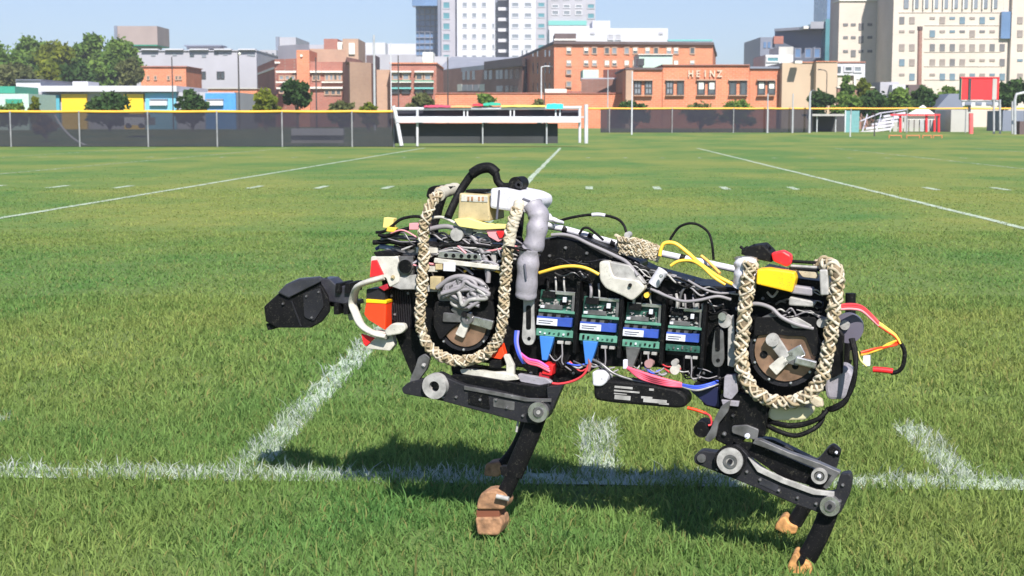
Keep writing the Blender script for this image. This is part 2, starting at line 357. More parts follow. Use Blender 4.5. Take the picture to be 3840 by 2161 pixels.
class Bld:
    def __init__(s, name, label, cat, px, d, group=None):
        s.x0, _ = XZ(px, 455, d); s.d0 = d; s.z0 = gz(d)
        s.o = empty(name, rh * s.x0 + fh * d + Vector((0, 0, s.z0)), YAW); tag(s.o, label, cat, group); s.n = 0
    def L(s, px, py, d):
        x, z = XZ(px, py, d); return Vector((x - s.x0, d - s.d0, z - s.z0))
    def block(s, name, m, p0, p1, yt, d, deep, yb=None, par=None):
        ym = yt + 40 if yb is None else (yt + yb) / 2
        a, b = s.L(p0, ym, d), s.L(p1, ym, d); zt = s.L(p0, yt, d).z; zb = -1.0 if yb is None else s.L(p0, yb, d).z
        return MB().box(a.x, b.x, a.y, a.y + deep, zb, zt).build(name, m, par or s.o)
    def poly(s, name, m, foot, yt, yb=None, par=None):
        P = [s.L(px, yt, d) for px, d in foot]; zt = P[0].z; zb = -1.0 if yb is None else s.L(foot[0][0], yb, foot[0][1]).z
        return MB().prism([(p.x, p.y, zb) for p in P], (0, 0, zt - zb)).build(name, m, par or s.o)
    def win(s, pc, y0, y1, wpx, d, m=None, fr=None, seg=None, name='window', bars=0, blind=0):
        m = m or m_glass
        if seg:
            (pa, da), (pb, db) = seg; A = s.L(pa, y0, da); B = s.L(pb, y0, db); k = (pc - CX) / FPX
            # intersect the ray of this column with the wall line
            ax, ad, bx, bd = A.x + s.x0, da, B.x + s.x0, db; e = bx - ax; f = bd - ad
            kk = XZ(pc, y0, 1.0)[0]; t = (kk * ad - ax) / (e - kk * f); D = ad + f * t; ang = math.atan2(f, e)
            wd = wpx
        else: D = d; ang = 0; wd = XZ(pc + wpx / 2, y0, D)[0] - XZ(pc - wpx / 2, y0, D)[0]
        q0, q1 = s.L(pc, y0, D), s.L(pc, y1, D); h = q0.z - q1.z
        key = (round(wd, 1), round(h, 1), m.name, fr.name if fr else '', bars, blind)
        if key not in WC:
            w2, h2 = wd / 2, h / 2; t = max(.06, min(.14, wd * .07))
            gl = MB().box(-w2, w2, -.04, .06, -h2, h2).mesh('pane'); gl.materials.append(m)
            f_ = None
            if fr:
                f_ = MB(); e = t * .9
                for bx_ in ((-w2 - e, -w2 + t, -h2 - e, h2 + e), (w2 - t, w2 + e, -h2 - e, h2 + e), (-w2 + t, w2 - t, h2 - t, h2 + e), (-w2 + t, w2 - t, -h2 - e, -h2 + t)):
                    f_.box(bx_[0], bx_[1], -.09, .05, bx_[2], bx_[3])
                if bars: f_.box(-t / 2, t / 2, -.10, .04, -h2 + t, h2 - t); f_.box(-w2 + t, w2 - t, -.105, .045, -t / 2, t / 2)
                f_ = f_.mesh('window'); f_.materials.append(fr)
            bl = None
            if blind: bl = MB().box(-w2 + t, w2 - t, -.07, -.045, h2 - (h * blind), h2 - t).mesh('blind'); bl.materials.append(m_blind)
            WC[key] = (gl, f_, bl)
        gl, f_, bl = WC[key]; loc = ((q0.x + q1.x) / 2, q0.y, (q0.z + q1.z) / 2)
        top = bpy.data.objects.new(name, f_ or gl); col.objects.link(top); top.parent = s.o; top.location = loc; top.rotation_euler = (0, 0, ang)
        if f_: p = bpy.data.objects.new('pane', gl); col.objects.link(p); p.parent = top
        if bl: b = bpy.data.objects.new('blind', bl); col.objects.link(b); b.parent = top
        s.n += 1; return top
    def rows(s, pcs, ys, wpx, d, **k):
        for (y0, y1) in ys:
            for pc in pcs: s.win(pc, y0, y1, wpx, d, **k)

# long single-storey building with the raised letters
b = Bld('brick_works_building', 'single-storey orange brick building with raised letters above five pairs of windows', 'building', 2640, 120)
b.block('wall', m_brick, 2347, 2485, 262, 120, 12); b.block('wall', m_brick, 2485.5, 2810, 246, 119.9, 12); b.block('wall', m_brick, 2810.5, 2932, 258, 120, 12)
b.block('cornice', m_roofd, 2345, 2485, 254, 119.8, 12.4, 261.5); b.block('cornice', m_brick2, 2484, 2812, 242, 119.7, 12.5, 245.5); b.block('cornice', m_slate, 2812.5, 2934, 250, 119.8, 12.4, 257.5)
b.block('pilaster', m_tanb, 2347, 2375, 264, 119.7, .35)
for p0 in (2391, 2432): b.win(p0, 306, 353, 24, 119.97, m=m_glassl, fr=m_dkw, bars=1)
b.win(2511, 306, 353, 24, 119.87, m=m_glassl, fr=m_dkw, bars=1); b.win(2552, 306, 355, 22, 119.87, fr=m_dkw)
for p0 in (2629, 2669): b.win(p0, 306, 353, 24, 119.87, fr=m_dkw, blind=.62)
for p0 in (2748, 2788): b.win(p0, 308, 355, 22, 119.87, fr=m_dkw)
for p0 in (2855, 2893): b.win(p0, 307, 353, 24, 119.97, fr=m_dkw, blind=.55)
for p0, p1 in ((2375, 2448), (2496, 2568), (2612, 2686), (2733, 2804), (2840, 2908)):
    b.block('lintel', m_tanb, p0, p1, 298, 119.62, .3, 303); b.block('window_sill', m_tanb, p0, p1, 357, 119.6, .3, 360)
def letters(s, txt, p0, p1, y0, y1, d, m):
    n = len(txt); step = (p1 - p0) / (n - 1)
    for i, ch in enumerate(txt):
        cu = bpy.data.curves.new('letter', 'FONT'); cu.body = ch; cu.align_x = 'CENTER'; cu.size = 1; cu.extrude = .05; cu.offset = .022
        o = bpy.data.objects.new('tmp', cu); col.objects.link(o); bpy.context.view_layer.update()
        me = bpy.data.meshes.new_from_object(o.evaluated_get(bpy.context.evaluated_depsgraph_get())); bpy.data.objects.remove(o)
        q, q1 = s.L(p0 + step * i, y1, d), s.L(p0 + step * i, y0, d); k = (q1.z - q.z) / .70
        me.transform(Matrix.Diagonal((k * .85, k, 1.2, 1)) ); me.materials.clear(); me.materials.append(m)
        l = bpy.data.objects.new('letter', me); col.objects.link(l); l.parent = s.o; l.location = (q.x, q.y, q.z); l.rotation_euler = (R(90), 0, 0)
letters(b, 'HEINZ', 2590, 2698, 264, 289, 119.8, mat('faded_letter_paint', (.60, .44, .34), .7))

# low orange wall in front of the mill and the dark brick recess
b = Bld('brick_yard_wall', 'long low orange brick wall below the dark mill buildings', 'wall', 1900, 124)
b.block('wall', m_brick, 1632, 2346, 352, 124, .5); b.block('coping', m_brick2, 1632, 2346, 348, 123.9, .7, 351.8)
b = Bld('brick_outbuilding', 'low brown brick annexe left of the lettered building', 'building', 2290, 132)
b.poly('wall', m_brick3, [(2180, 133), (2347, 131), (2370, 145), (2180, 145)], 296); b.poly('roof', m_brick2, [(2262, 135), (2347, 132), (2370, 150), (2290, 150)], 262, 296)
b.block('band', m_lav, 2180, 2347, 292, 130.6, .4, 297)
b.block('loading_bay', m_pgrn, 2186, 2245, 262, 134, 5, 300)
tag(Bld('roof_cabin', 'pale flat rooftop cabin above the lettered building', 'roof cabin', 2455, 140).o)
rc = [o for o in col.objects if o.name == 'roof_cabin'][0]
class _T: pass
def on(o, px, d): t = Bld.__new__(Bld); t.x0, _ = XZ(px, 455, d); t.d0 = d; t.z0 = gz(d); t.o = o; t.n = 0; return t
t = on(rc, 2455, 140); t.block('cabin_wall', m_pgrn, 2396, 2522, 206, 140, 6); t.block('cabin_roof', m_trimw, 2394, 2524, 203, 139.8, 6.4, 205.8); t.block('duct', m_dkw, 2390, 2416, 220, 139, .9, 246)

# three-storey orange brick mill
b = Bld('brick_mill', 'tall orange brick mill with paired windows and dark cornice', 'building', 2370, 160)
segd = ((1944, 200), (2078, 160))
b.poly('wall', m_brick, [(2078, 160), (2673, 162), (2685, 190), (2078, 200), (1944, 200)], 166)
b.poly('cornice', m_roofd, [(2076, 159.6), (2676, 161.6), (2690, 191), (2078, 201), (1940, 200.5)], 155, 165)
b.block('roof_hut', m_roofd, 2080, 2160, 126, 166, 6, 155.5); b.block('roof_hut_trim', m_trimw, 2078, 2162, 146, 165.9, 6.3, 152)
b.block('roof_trim', m_aqua, 2505, 2672, 149, 162.5, .8, 154.6)
def orb(p): return 160 + 2 * (p - 2078) / 595
for pcs in ((2133,), (2198, 2229), (2276, 2304), (2350, 2382), (2428, 2460), (2508, 2535), (2596,)):
    for pc in pcs:
        b.win(pc, 178, 203, 18, orb(pc) - .03, m=rng.choice([m_glass, m_glassl]), fr=m_tanb, blind=rng.choice([0, .5]))
        b.win(pc, 226, 248, 18, orb(pc) - .03, m=rng.choice([m_glass, m_glassl]), fr=m_tanb, blind=rng.choice([.5, .8]))
b.rows((2133,), ((262, 280), (306, 326)), 18, 160.0, m=m_glassl, fr=m_tanb)
for y0, y1 in ((190, 212), (236, 276), (312, 342)):
    for pc in (1958, 1974, 2000, 2017, 2046, 2062): b.win(pc, y0, y1, 1.1, 0, m=m_glass, seg=segd)
b = Bld('loading_shed', 'cream loading canopy with red skirt at the foot of the mill', 'shed', 2090, 128)
b.block('canopy', m_trimw, 2044, 2125, 334, 128, 3, 350); b.block('skirt', m_brick2, 2125, 2180, 342, 128, 3, 352)

# long dark brick wing
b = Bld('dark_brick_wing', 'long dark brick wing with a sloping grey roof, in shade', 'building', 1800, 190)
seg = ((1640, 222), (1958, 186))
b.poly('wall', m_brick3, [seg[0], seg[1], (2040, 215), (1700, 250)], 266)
V = [b.L(1640, 264, 222), b.L(1958, 228, 186), b.L(2040, 215, 215), b.L(1690, 214, 250)]
b2 = MB(); V0 = [v.copy() for v in V]
b2.v = [tuple(v) for v in V0] + [tuple(v - Vector((0, 0, .6))) for v in V0]; b2.f = [(0, 1, 2, 3), (7, 6, 5, 4), (0, 4, 5, 1), (1, 5, 6, 2), (2, 6, 7, 3), (3, 7, 4, 0)]; b2.sm = [False] * 6
b2.build('roof', m_greyroof, b.o)
b.poly('parapet', m_roofd, [(1815, 199), (1958, 184), (1975, 190), (1850, 205)], 232, 262)
for pc in (1740, 1757, 1776, 1822, 1840, 1866, 1880, 1900, 1918, 1940): b.win(pc, 268 - (pc - 1740) * .04, 300 - (pc - 1740) * .02, 1.3, 0, seg=seg, m=m_glass)
for pc in (1868, 1880, 1902, 1920, 1936): b.win(pc, 322, 344, 1.3, 0, seg=seg, m=m_glass)
b.win(1724, 316, 342, 2.2, 0, seg=seg, m=m_trimw); b.win(1808, 316, 342, 2.2, 0, seg=seg, m=m_trimw)
for pc in (1743, 1763, 1786): b.win(pc, 318, 341, 2.4, 0, seg=seg, m=m_lav)

# brick school-like block with cream bands, left of centre
b = Bld('banded_brick_block', 'red brick block with cream window bands and a bright orange stair tower', 'building', 1130, 150)
b.poly('wall', m_brick2, [(965, 172), (1030, 152), (1112, 150), (1112, 175), (965, 185)], 250)
b.block('stair_tower', m_brick, 1112, 1160, 188, 149.5, 6); b.block('wall', m_brick2, 1160.5, 1286, 232, 150, 20)
b.poly('side_wall', m_brick3, [(1286, 149.5), (1310, 146), (1320, 160), (1290, 160)], 234)
b.poly('upper_wall', m_tanb, [(1162, 158), (1300, 160), (1290, 180), (1150, 175)], 183)
b.poly('roof', m_greyroof, [(1042, 172), (1160, 168), (1160, 190), (1060, 190)], 172); 
for p0, p1, y0, y1 in ((1034, 1110, 266, 273), (1034, 1105, 306, 311), (1036, 1090, 328, 334), (1162, 1204, 266, 273), (1206, 1284, 266, 273), (1206, 1284, 306, 311), (1206, 1284, 326, 333), (1162, 1204, 326, 333)):
    b.block('cream_band', m_trimw, p0, p1, y0, 149.6, .5, y1)
b.poly('cream_band', m_trimw, [(966, 171), (1028, 151.6), (1030, 152.2), (968, 172)], 274, 281)
b.block('ledge', m_trimw, 1030, 1112, 232, 151.5, .6, 238)
for pc in (1226, 1243, 1258, 1274): b.win(pc, 278, 302, 13, 149.96, m=rng.choice([m_glass, m_glassl]), fr=m_tanb)
for pc in (1226, 1250, 1270): b.win(pc, 336, 356, 17, 149.96, fr=m_tanb)
for pc in (1056, 1078, 1098): b.win(pc, 284, 300, 16, 149.96, m=m_glassl, fr=m_tanb)
for pc in (1178, 1194): b.win(pc, 280, 302, 11, 149.96, m=m_glass, fr=m_tanb)
for pc in (1056, 1080): b.win(pc, 338, 350, 16, 149.96, fr=m_tanb)
b.block('roof_lamp', m_trimw, 1126, 1134, 205, 149.3, .2, 213)
b = Bld('plain_brown_block', 'windowless brown brick block between the banded brick wings', 'building', 1350, 140)
b.poly('wall', m_tanb, [(1311, 139), (1392, 142), (1400, 170), (1300, 160)], 232); b.poly('wall', m_brick3, [(1392.5, 142.2), (1412, 150), (1412, 165), (1395, 165)], 236)
b.poly('roof', m_brick3, [(1300, 139.5), (1350, 146), (1380, 160), (1290, 160)], 214, 232)
b.block('wall', m_tanb, 1412.5, 1462, 262, 143, 8); b.block('chimney', m_roofd, 1374, 1408, 208, 150, 5)
b = Bld('balcony_brick_block', 'small red brick block with green-edged balconies right of the plain brown one', 'building', 1550, 140)
b.block('wall', m_brick2, 1463, 1637, 240, 141, 14); b.block('roof_trim', m_brick, 1461, 1639, 235, 140.8, 14.3, 239.7)
for p0, p1, y0, y1, m in ((1468, 1542, 266, 272, m_trimw), (1554, 1626, 266, 272, m_trimw), (1468, 1542, 302, 306, m_grn), (1554, 1626, 302, 306, m_grn), (1468, 1542, 306.5, 310, m_trimw), (1554, 1626, 306.5, 310, m_trimw), (1468, 1542, 328, 334, m_aqua), (1554, 1626, 328, 334, m_aqua)):
    b.block('balcony_edge', m, p0, p1, y0, 140.5, .6, y1)
for pc in (1484, 1522, 1572, 1604): b.win(pc, 276, 300, 24, 140.9, m=rng.choice([m_glass, m_glassl]), fr=m_tanb)
for pc in (1484, 1522, 1572, 1610): b.win(pc, 336, 350, 26, 140.9, fr=m_dkw)

# skyline pieces behind
def simple(name, label, cat, px, d, blocks, group=None):
    b = Bld(name, label, cat, px, d, group)
    for bl in blocks: b.block(*bl)
    return b
b = simple('pale_office_block', 'pale hazy office block with cream top behind the banded brick block', 'building', 1080, 300, [('wall', m_lav, 1036, 1110, 140, 300, 20), ('wall', m_lav, 975, 1036, 188, 295, 20), ('roof_trim', m_slate, 1034, 1046, 138, 299, 4)])
b.win(1024, 200, 214, 8, 294.9); b.win(1000, 196, 210, 8, 294.9)
b = simple('brick_penthouse_block', 'orange brick building with two roof towers behind the brown block', 'building', 1280, 210, [('wall', m_brick2, 1215, 1266, 146, 210, 10), ('wall', m_tanb, 1285, 1344, 146, 208, 10), ('wall', m_lav, 1150, 1215, 168, 214, 10), ('roof_trim', m_trimw, 1266, 1285, 158, 209, 9)])
b.block('stair_window', m_trimw, 1308, 1330, 162, 207.7, .5, 204)
simple('far_white_slab', 'far white low slab building behind the grey light mast', 'building', 1500, 420, [('wall', m_white, 1345, 1445, 160, 420, 20), ('wall', m_white, 1445, 1560, 164, 430, 20), ('wall', m_lav, 1345, 1640, 205, 380, 20)])
simple('small_cream_tower', 'small cream tower at the foot of the blue glass tower', 'building', 1605, 300, [('wall', m_trimw, 1585, 1624, 196, 300, 8), ('wall', m_lav, 1560, 1720, 212, 305, 20)])

# tall residential tower
b = Bld('apartment_tower', 'tall white apartment tower with blue glass left wing, out of frame above', 'tower', 1830, 330)
b.block('glass_wing', m_bglass, 1558, 1645, -220, 332, 22); b.block('glass_wing', m_bglass, 1544, 1640, -220, 326, 5, 22); b.block('corner_fin', m_slate, 1640, 1650, -220, 325.5, 5)
for p in (1572, 1592, 1612, 1630): b.block('mullion', m_slate, p - 1.2, p + 1.2, -220, 331.6, .5, 215)
for y in range(-190, 215, 22): b.block('spandrel', m_slate, 1559, 1640, y, 331.5, .45, y + 3)
b.block('grey_wing', m_lav, 1650.5, 1712, -220, 330, 20); b.block('wall', m_white, 1712.5, 1856, -220, 328, 24); b.block('recess', m_slate, 1856.5, 1908, -220, 334, 16); b.block('wall', m_white, 1908.5, 2010, -220, 328, 24)
b.block('grey_wing', m_lav, 2010.5, 2050, -220, 329, 20)
ys = [(-30 + 39.5 * k, -13 + 39.5 * k) for k in range(7)]
b.rows((1743, 1778, 1815), ys, 17, 327.97, m=m_glassl, fr=m_white); b.rows((1850,), ys[3:], 9, 327.97, m=m_glassl, fr=m_white)
b.rows((1674,), [(y0 - 2, y1 + 6) for y0, y1 in ys], 26, 329.97, m=m_tglass, fr=m_lav)
b.rows((1932, 1980), ys, 27, 327.97, m=m_glassl, fr=m_white)
for y0, y1 in ys: b.block('balcony', m_white, 1868, 1904, y0 + 18, 331, 2.6, y0 + 30)
b.rows((1862,), ys, 7, 333.9, m=m_glass)
b.rows((2030,), ys, 26, 328.97, m=m_tglass, fr=m_lav)
b = Bld('aqua_banded_tower', 'pale tower with aqua bands right of the white apartment tower', 'tower', 2140, 345)
b.block('corner_post', m_slate, 2050.5, 2055, -220, 340, 3); b.block('wall', m_lav, 2055.5, 2234, -220, 345, 20); b.block('aqua_band', m_aqua, 2056, 2200, 78, 344.5, .8, 95); b.block('pink_band', m_white, 2056, 2234, 97, 344.4, .8, 120)
b.rows((2082, 2125, 2170), ((-18, 0), (18, 30), (40, 56)), 24, 344.95, m=m_glassl, fr=m_white); b.rows((2216,), ((15, 32), (50, 70)), 26, 344.95, m=m_tglass, fr=m_lav)
b = simple('long_white_slab', 'long low white slab building above the mill roof', 'building', 2300, 260, [('wall', m_white, 2060, 2505, 106, 260, 18), ('roof_hut', m_white, 2222, 2288, 78, 262, 10, 108), ('wall', m_white, 2060, 2110, 118, 258, 8)])
b.rows((2290, 2318), ((130, 150),), 20, 259.9, m=m_lav, fr=m_white); b.rows((2222, 2478), ((122, 130),), 16, 259.9, m=m_lav)

# tan building and its white extension
b = Bld('tan_warehouse', 'blank tan warehouse beside the lettered brick building', 'building', 3030, 118)
b.block('wall', m_tan, 2933, 3060, 236, 119, 10); b.block('wall', m_tan, 3060.5, 3140, 233, 118, 6)
b.block('roof_trim', m_brick, 2980, 3059.5, 232, 118.9, 10.2, 235.7); b.block('roof_trim', m_brick, 3060, 3140, 229.5, 117.9, 10.2, 232.7); b.block('roof_vent', m_trimw, 2982, 3008, 228, 117.5, 1, 238)
b = Bld('white_extension', 'small white block with dark windows attached right of the tan warehouse', 'building', 3190, 122)
b.block('wall', m_white, 3140.5, 3244, 236, 122, 6, 283); b.block('roof_trim', m_brick2, 3140, 3246, 231, 121.9, 6.3, 235.8); b.block('stair_wall', m_white, 3205, 3244, 283.5, 122, 4, 298)
b.win(3147, 250, 272, 12, 121.97); b.win(3181, 250, 268, 28, 121.97, fr=m_white); b.win(3216, 250, 270, 28, 121.97, m=m_glassl, fr=m_white)
b.block('porch_post', m_trimw, 3202, 3210, 283.5, 121.5, .5)
simple('brick_garden_wall', 'low dusky red wall under the small trees right of the tan warehouse', 'wall', 3200, 112, [('wall', m_brick3, 3140, 3280, 330, 112, .4), ('coping', m_trimw, 3140, 3280, 326, 111.9, .6, 329.7)])
b = Bld('stepped_grey_building', 'stepped blue-grey building with curved roofs behind the tan warehouse', 'building', 2990, 200)
b.block('wall', m_slate, 2851, 2905, 140, 200, 14); b.block('rust_panel', m_brick2, 2902, 2938, 136, 199.5, .4, 165); b.poly('wall', m_slate, [(2905.5, 203), (3095, 198), (3110, 220), (2910, 220)], 118)
b.poly('roof', m_greyroof, [(2904, 202.5), (3040, 197.5), (3100, 222), (2950, 222)], 108, 118); b.poly('roof', m_greyroof, [(3040, 197), (3110, 196.5), (3110, 222), (3060, 222)], 82, 108); b.block('glass_wing', m_tglass, 3096, 3146, 72, 196, 12)
for pc in (2992, 3030, 3064, 3090): b.win(pc, 182, 216, 22, 197.4, m=m_bglass, fr=m_slate)
for pc in (2868, 2884): b.win(pc, 158, 180, 10, 199.95, m=m_bglass)
b.block('annexe', m_white, 2870, 2974, 206, 160, 8); b.block('annexe', m_conc, 2920, 2974.5, 176, 162, 6); b.win(2898, 214, 232, 44, 159.95, m=m_tglass, fr=m_white)
b.block('antenna_box', m_trimw, 3014, 3032, 98, 195, 3, 108)
# big cream building
b = Bld('blue_glass_slab', 'narrow blue glass slab rising behind the cream buildings', 'tower', 3125, 320); b.block('wall', m_bglass, 3106, 3150, -200, 320, 14)
b = Bld('cream_wing', 'cream brick wing with a shaded return and small square windows', 'building', 3240, 158)
b.block('wall', m_cream, 3147, 3288, 4, 158, 3); b.block('parapet', m_trimw, 3147, 3288, -3, 157.8, 3.2, 3.6)
for y in (88, 136, 188): 
    for k, pc in enumerate((3171, 3200, 3229, 3262)): b.win(pc, y, y + (10 if (k + y) % 3 else 26), 18, 157.97, m=m_tint3)
b.poly('side_wall', m_cream_shade, [(3302, 176), (3356, 152), (3400, 185), (3330, 200)], -200); b.poly('corner_wall', m_cream_shade, [(3288.5, 172), (3301, 170), (3310, 190), (3292, 190)], -60)
for y in range(15, 330, 49):
    for pc in range(3308, 3354, 9): b.win(pc, y, y + 26, 1.1, 0, seg=((3302, 176), (3356, 152)), m=m_glass)
b = Bld('cream_hall_building', 'huge cream brick building with long rows of square windows, cut by the right frame edge', 'building', 3650, 150)
b.block('wall', m_cream, 3356.5, 3770, -200, 151, 30); b.block('glass_bay', m_bglass, 3755, 3802, 44, 150.6, 1, 145); b.block('wall', m_cream, 3803, 4300, -200, 150.4, 30); b.block('wall', m_cream, 3770.5, 3802.5, -200, 151, 30)
for y in (44, 92, 142, 192, 246, 296): b.block('string_course', m_cream, 3466 if y > 44 else 3370, 3754, y + 2, 150.93, .2, y + 4)
cols = [3382, 3420] + [3459 + 37.4 * k for k in range(10)] + [3825, 3862, 3900, 3940, 3980]
for r, y in enumerate((64, 114, 166, 222, 276)):
    for k, pc in enumerate(cols):
        if 3440 < pc < 3464 or (3748 < pc < 3806 and r < 2) : continue
        hh = 26 if (r == 2 or rng.random() < .45) else 9
        dd = 150.97 if pc < 3803 else 150.37
        b.win(pc, y, y + hh, 20, dd, m=rng.choice([m_tint1, m_tint1, m_tint2, m_tint3]))
for pc in range(3430, 3760, 37): b.block('pilaster', m_trimw, pc - 2, pc + 2, -100, 150.7, .35, 36)
for pc in range(3400, 3750, 37): b.block('tall_window', m_glassl, pc - 9, pc + 9, -60, 150.9, .2, 32)
b = Bld('brick_chimney', 'slim tall brown chimney standing in front of the cream building', 'chimney', 3450, 135)
p = b.L(3450, 320, 135); q = b.L(3450, 102, 135); MB().cyl((p.x, p.y, -.5), (q.x, q.y, q.z), .24, .19, 16).build('flue', m_brick3, b.o); MB().cyl((q.x, q.y, q.z - .3), (q.x, q.y, q.z + .05), .24, seg=16).build('flue_rim', m_roofd, b.o)
simple('boiler_house', 'low grey sheds at the foot of the chimney', 'shed', 3400, 128, [('wall', m_lav, 3300, 3370, 308, 128, 5), ('wall', m_white, 3345, 3395, 318, 127, 4), ('roof', m_roofd, 3405, 3470, 318, 129, 5)])

# left: coloured low building, pale factory
b = Bld('pale_factory', 'long pale lavender-grey building with a toothed parapet and small windows', 'building', 760, 190)
b.block('wall', m_lav, 500, 962, 192, 190, 20); b.block('parapet', m_lav, 500, 962, 188, 189.8, 20.5, 191.8)
for p0, p1 in ((530, 592), (618, 686), (710, 780), (802, 868), (893, 957)): b.block('merlon', m_white, p0, p1, 183, 189.4, 1.0, 187.8)
b.block('roof_sheet', m_slate, 690, 830, 169, 196, 4, 174); b.block('roof_hut', m_white, 700, 820, 174.3, 197, 4, 184)
for pc in (750, 765, 820, 835): b.win(pc, 270, 295, 11, 189.97, fr=m_dkw)
for pc, y in ((811, 196), (845, 198), (948, 202), (935, 200), (655, 200), (575, 202), (765, 206), (720, 204)): b.win(pc, y, y + 10, 16, 189.97, m=rng.choice([m_glass, m_glassl]))
b = Bld('brown_roof_tank', 'brown-grey box-like tower rising behind the left trees', 'tower', 510, 230)
b.block('wall', mat('taupe_cladding', (.30, .24, .23), .8, 0, .08, .3), 440, 590, 98, 230, 8, 168); b.block('side_panel', m_slate, 428, 439.5, 97, 229.8, 8, 168); b.block('base', m_grn, 480, 590, 168.5, 229.9, 8, 172); b.block('shaft', m_lav, 500, 580, 172.5, 232, 5)
b = Bld('small_orange_brick_block', 'small orange brick block in front of the pale factory', 'building', 620, 160)
b.block('wall', m_brick, 528, 698, 252, 160, 8); b.block('roof_trim', m_brick2, 526, 700, 248, 159.8, 8.3, 251.7)
for pc in (556, 583, 632, 662, 676): b.win(pc, 285, 300, 9, 159.97, m=m_glass, fr=m_tanb)
b = Bld('orange_brick_gable', 'low orange brick building behind the tall lamp post at left', 'building', 910, 145)
b.block('wall', m_brick, 780, 964, 334, 145, 6); b.win(925, 362, 376, 22, 144.97, m=m_glassl); b.block('roof_trim', m_conc, 778, 964, 330, 144.8, 6.3, 333.7)
b = Bld('coloured_panel_building', 'low building with white roof and teal, yellow and blue wall panels', 'building', 400, 110)
b.block('wall', m_lav, 108, 880, 346, 110, 10)
b.block('roof', m_white, 150, 662, 322, 109.2, 11, 344); b.block('roof_step', m_white, 60, 152, 302, 112, 8, 346); b.block('roof_step_trim', m_slate, 58, 154, 298, 111.8, 8.3, 301.7); b.block('roof_hut', m_white, 272, 330, 306, 113, 3, 322)
for p0, p1, m, y0 in ((152, 223, m_teal, 357), (231, 325, m_yel, 353), (464, 538, m_yel, 353), (545, 640, m_sky, 348), (640.5, 660, m_sky, 346), (770, 884, m_blue, 350)):
    b.block('wall_panel', m, p0, p1, y0, 109.7, .28)
for p0, p1 in ((560, 626), (772, 836)): b.block('shutter', m_white, p0, p1, 378, 109.4, .25, 396); b.block('shutter_head', m_slate, p0, p1, 371, 109.35, .3, 376)
b = Bld('green_roof_shelter', 'low pale green shelter at the far left with a dark green sign band', 'shelter', 40, 100)
b.block('wall', m_pgrn, -120, 108, 352, 100, 6); b.block('sign_band', m_grn, -120, 56, 324, 101, 5, 350); b.win(52, 372, 392, 62, 99.97, m=m_grn)
simple('sloped_dark_roof_shed', 'dark grey shed with a sloping side in front of the right hedge', 'shed', 3560, 94, [])
o = [x for x in col.objects if x.name == 'sloped_dark_roof_shed'][0]; t = on(o, 3560, 94)
P = [t.L(3508, 410, 94), t.L(3560, 352, 94), t.L(3612, 352, 94), t.L(3612, 500, 94), t.L(3508, 500, 94)]; MB().prism(P, (0, 3, 0)).build('wall', m_slate, o)

# ------------------------------------------------------------------ trees and bushes
def leafmat(name, a, b_):
    m = bpy.data.materials.new(name); m.use_nodes = True; t = m.node_tree; N = t.nodes; L = t.links; N.clear()
    out = N.new('ShaderNodeOutputMaterial'); at = N.new('ShaderNodeAttribute'); at.attribute_name = 'tint'
    x = N.new('ShaderNodeMix'); x.data_type = 'RGBA'; x.inputs[6].default_value = (*a, 1); x.inputs[7].default_value = (*b_, 1); L.new(at.outputs['Fac'], x.inputs[0])
    d = N.new('ShaderNodeBsdfDiffuse'); tr = N.new('ShaderNodeBsdfTranslucent'); ms = N.new('ShaderNodeMixShader'); ms.inputs[0].default_value = .3
    L.new(x.outputs[2], d.inputs[0]); L.new(x.outputs[2], tr.inputs[0]); L.new(d.outputs[0], ms.inputs[1]); L.new(tr.outputs[0], ms.inputs[2]); L.new(ms.outputs[0], out.inputs[0]); return m
LM = {'g': leafmat('leaf_green', (.06, .13, .03), (.19, .28, .06)), 'd': leafmat('leaf_dark', (.025, .065, .022), (.075, .13, .04)),
      'y': leafmat('leaf_yellow', (.09, .13, .02), (.22, .24, .03)), 'o': leafmat('leaf_olive', (.07, .09, .035), (.19, .20, .08)), 'b': leafmat('leaf_brown', (.13, .08, .03), (.32, .20, .06))}
m_bark = mat('bark', (.12, .085, .06), .9, 0, .3, 4)
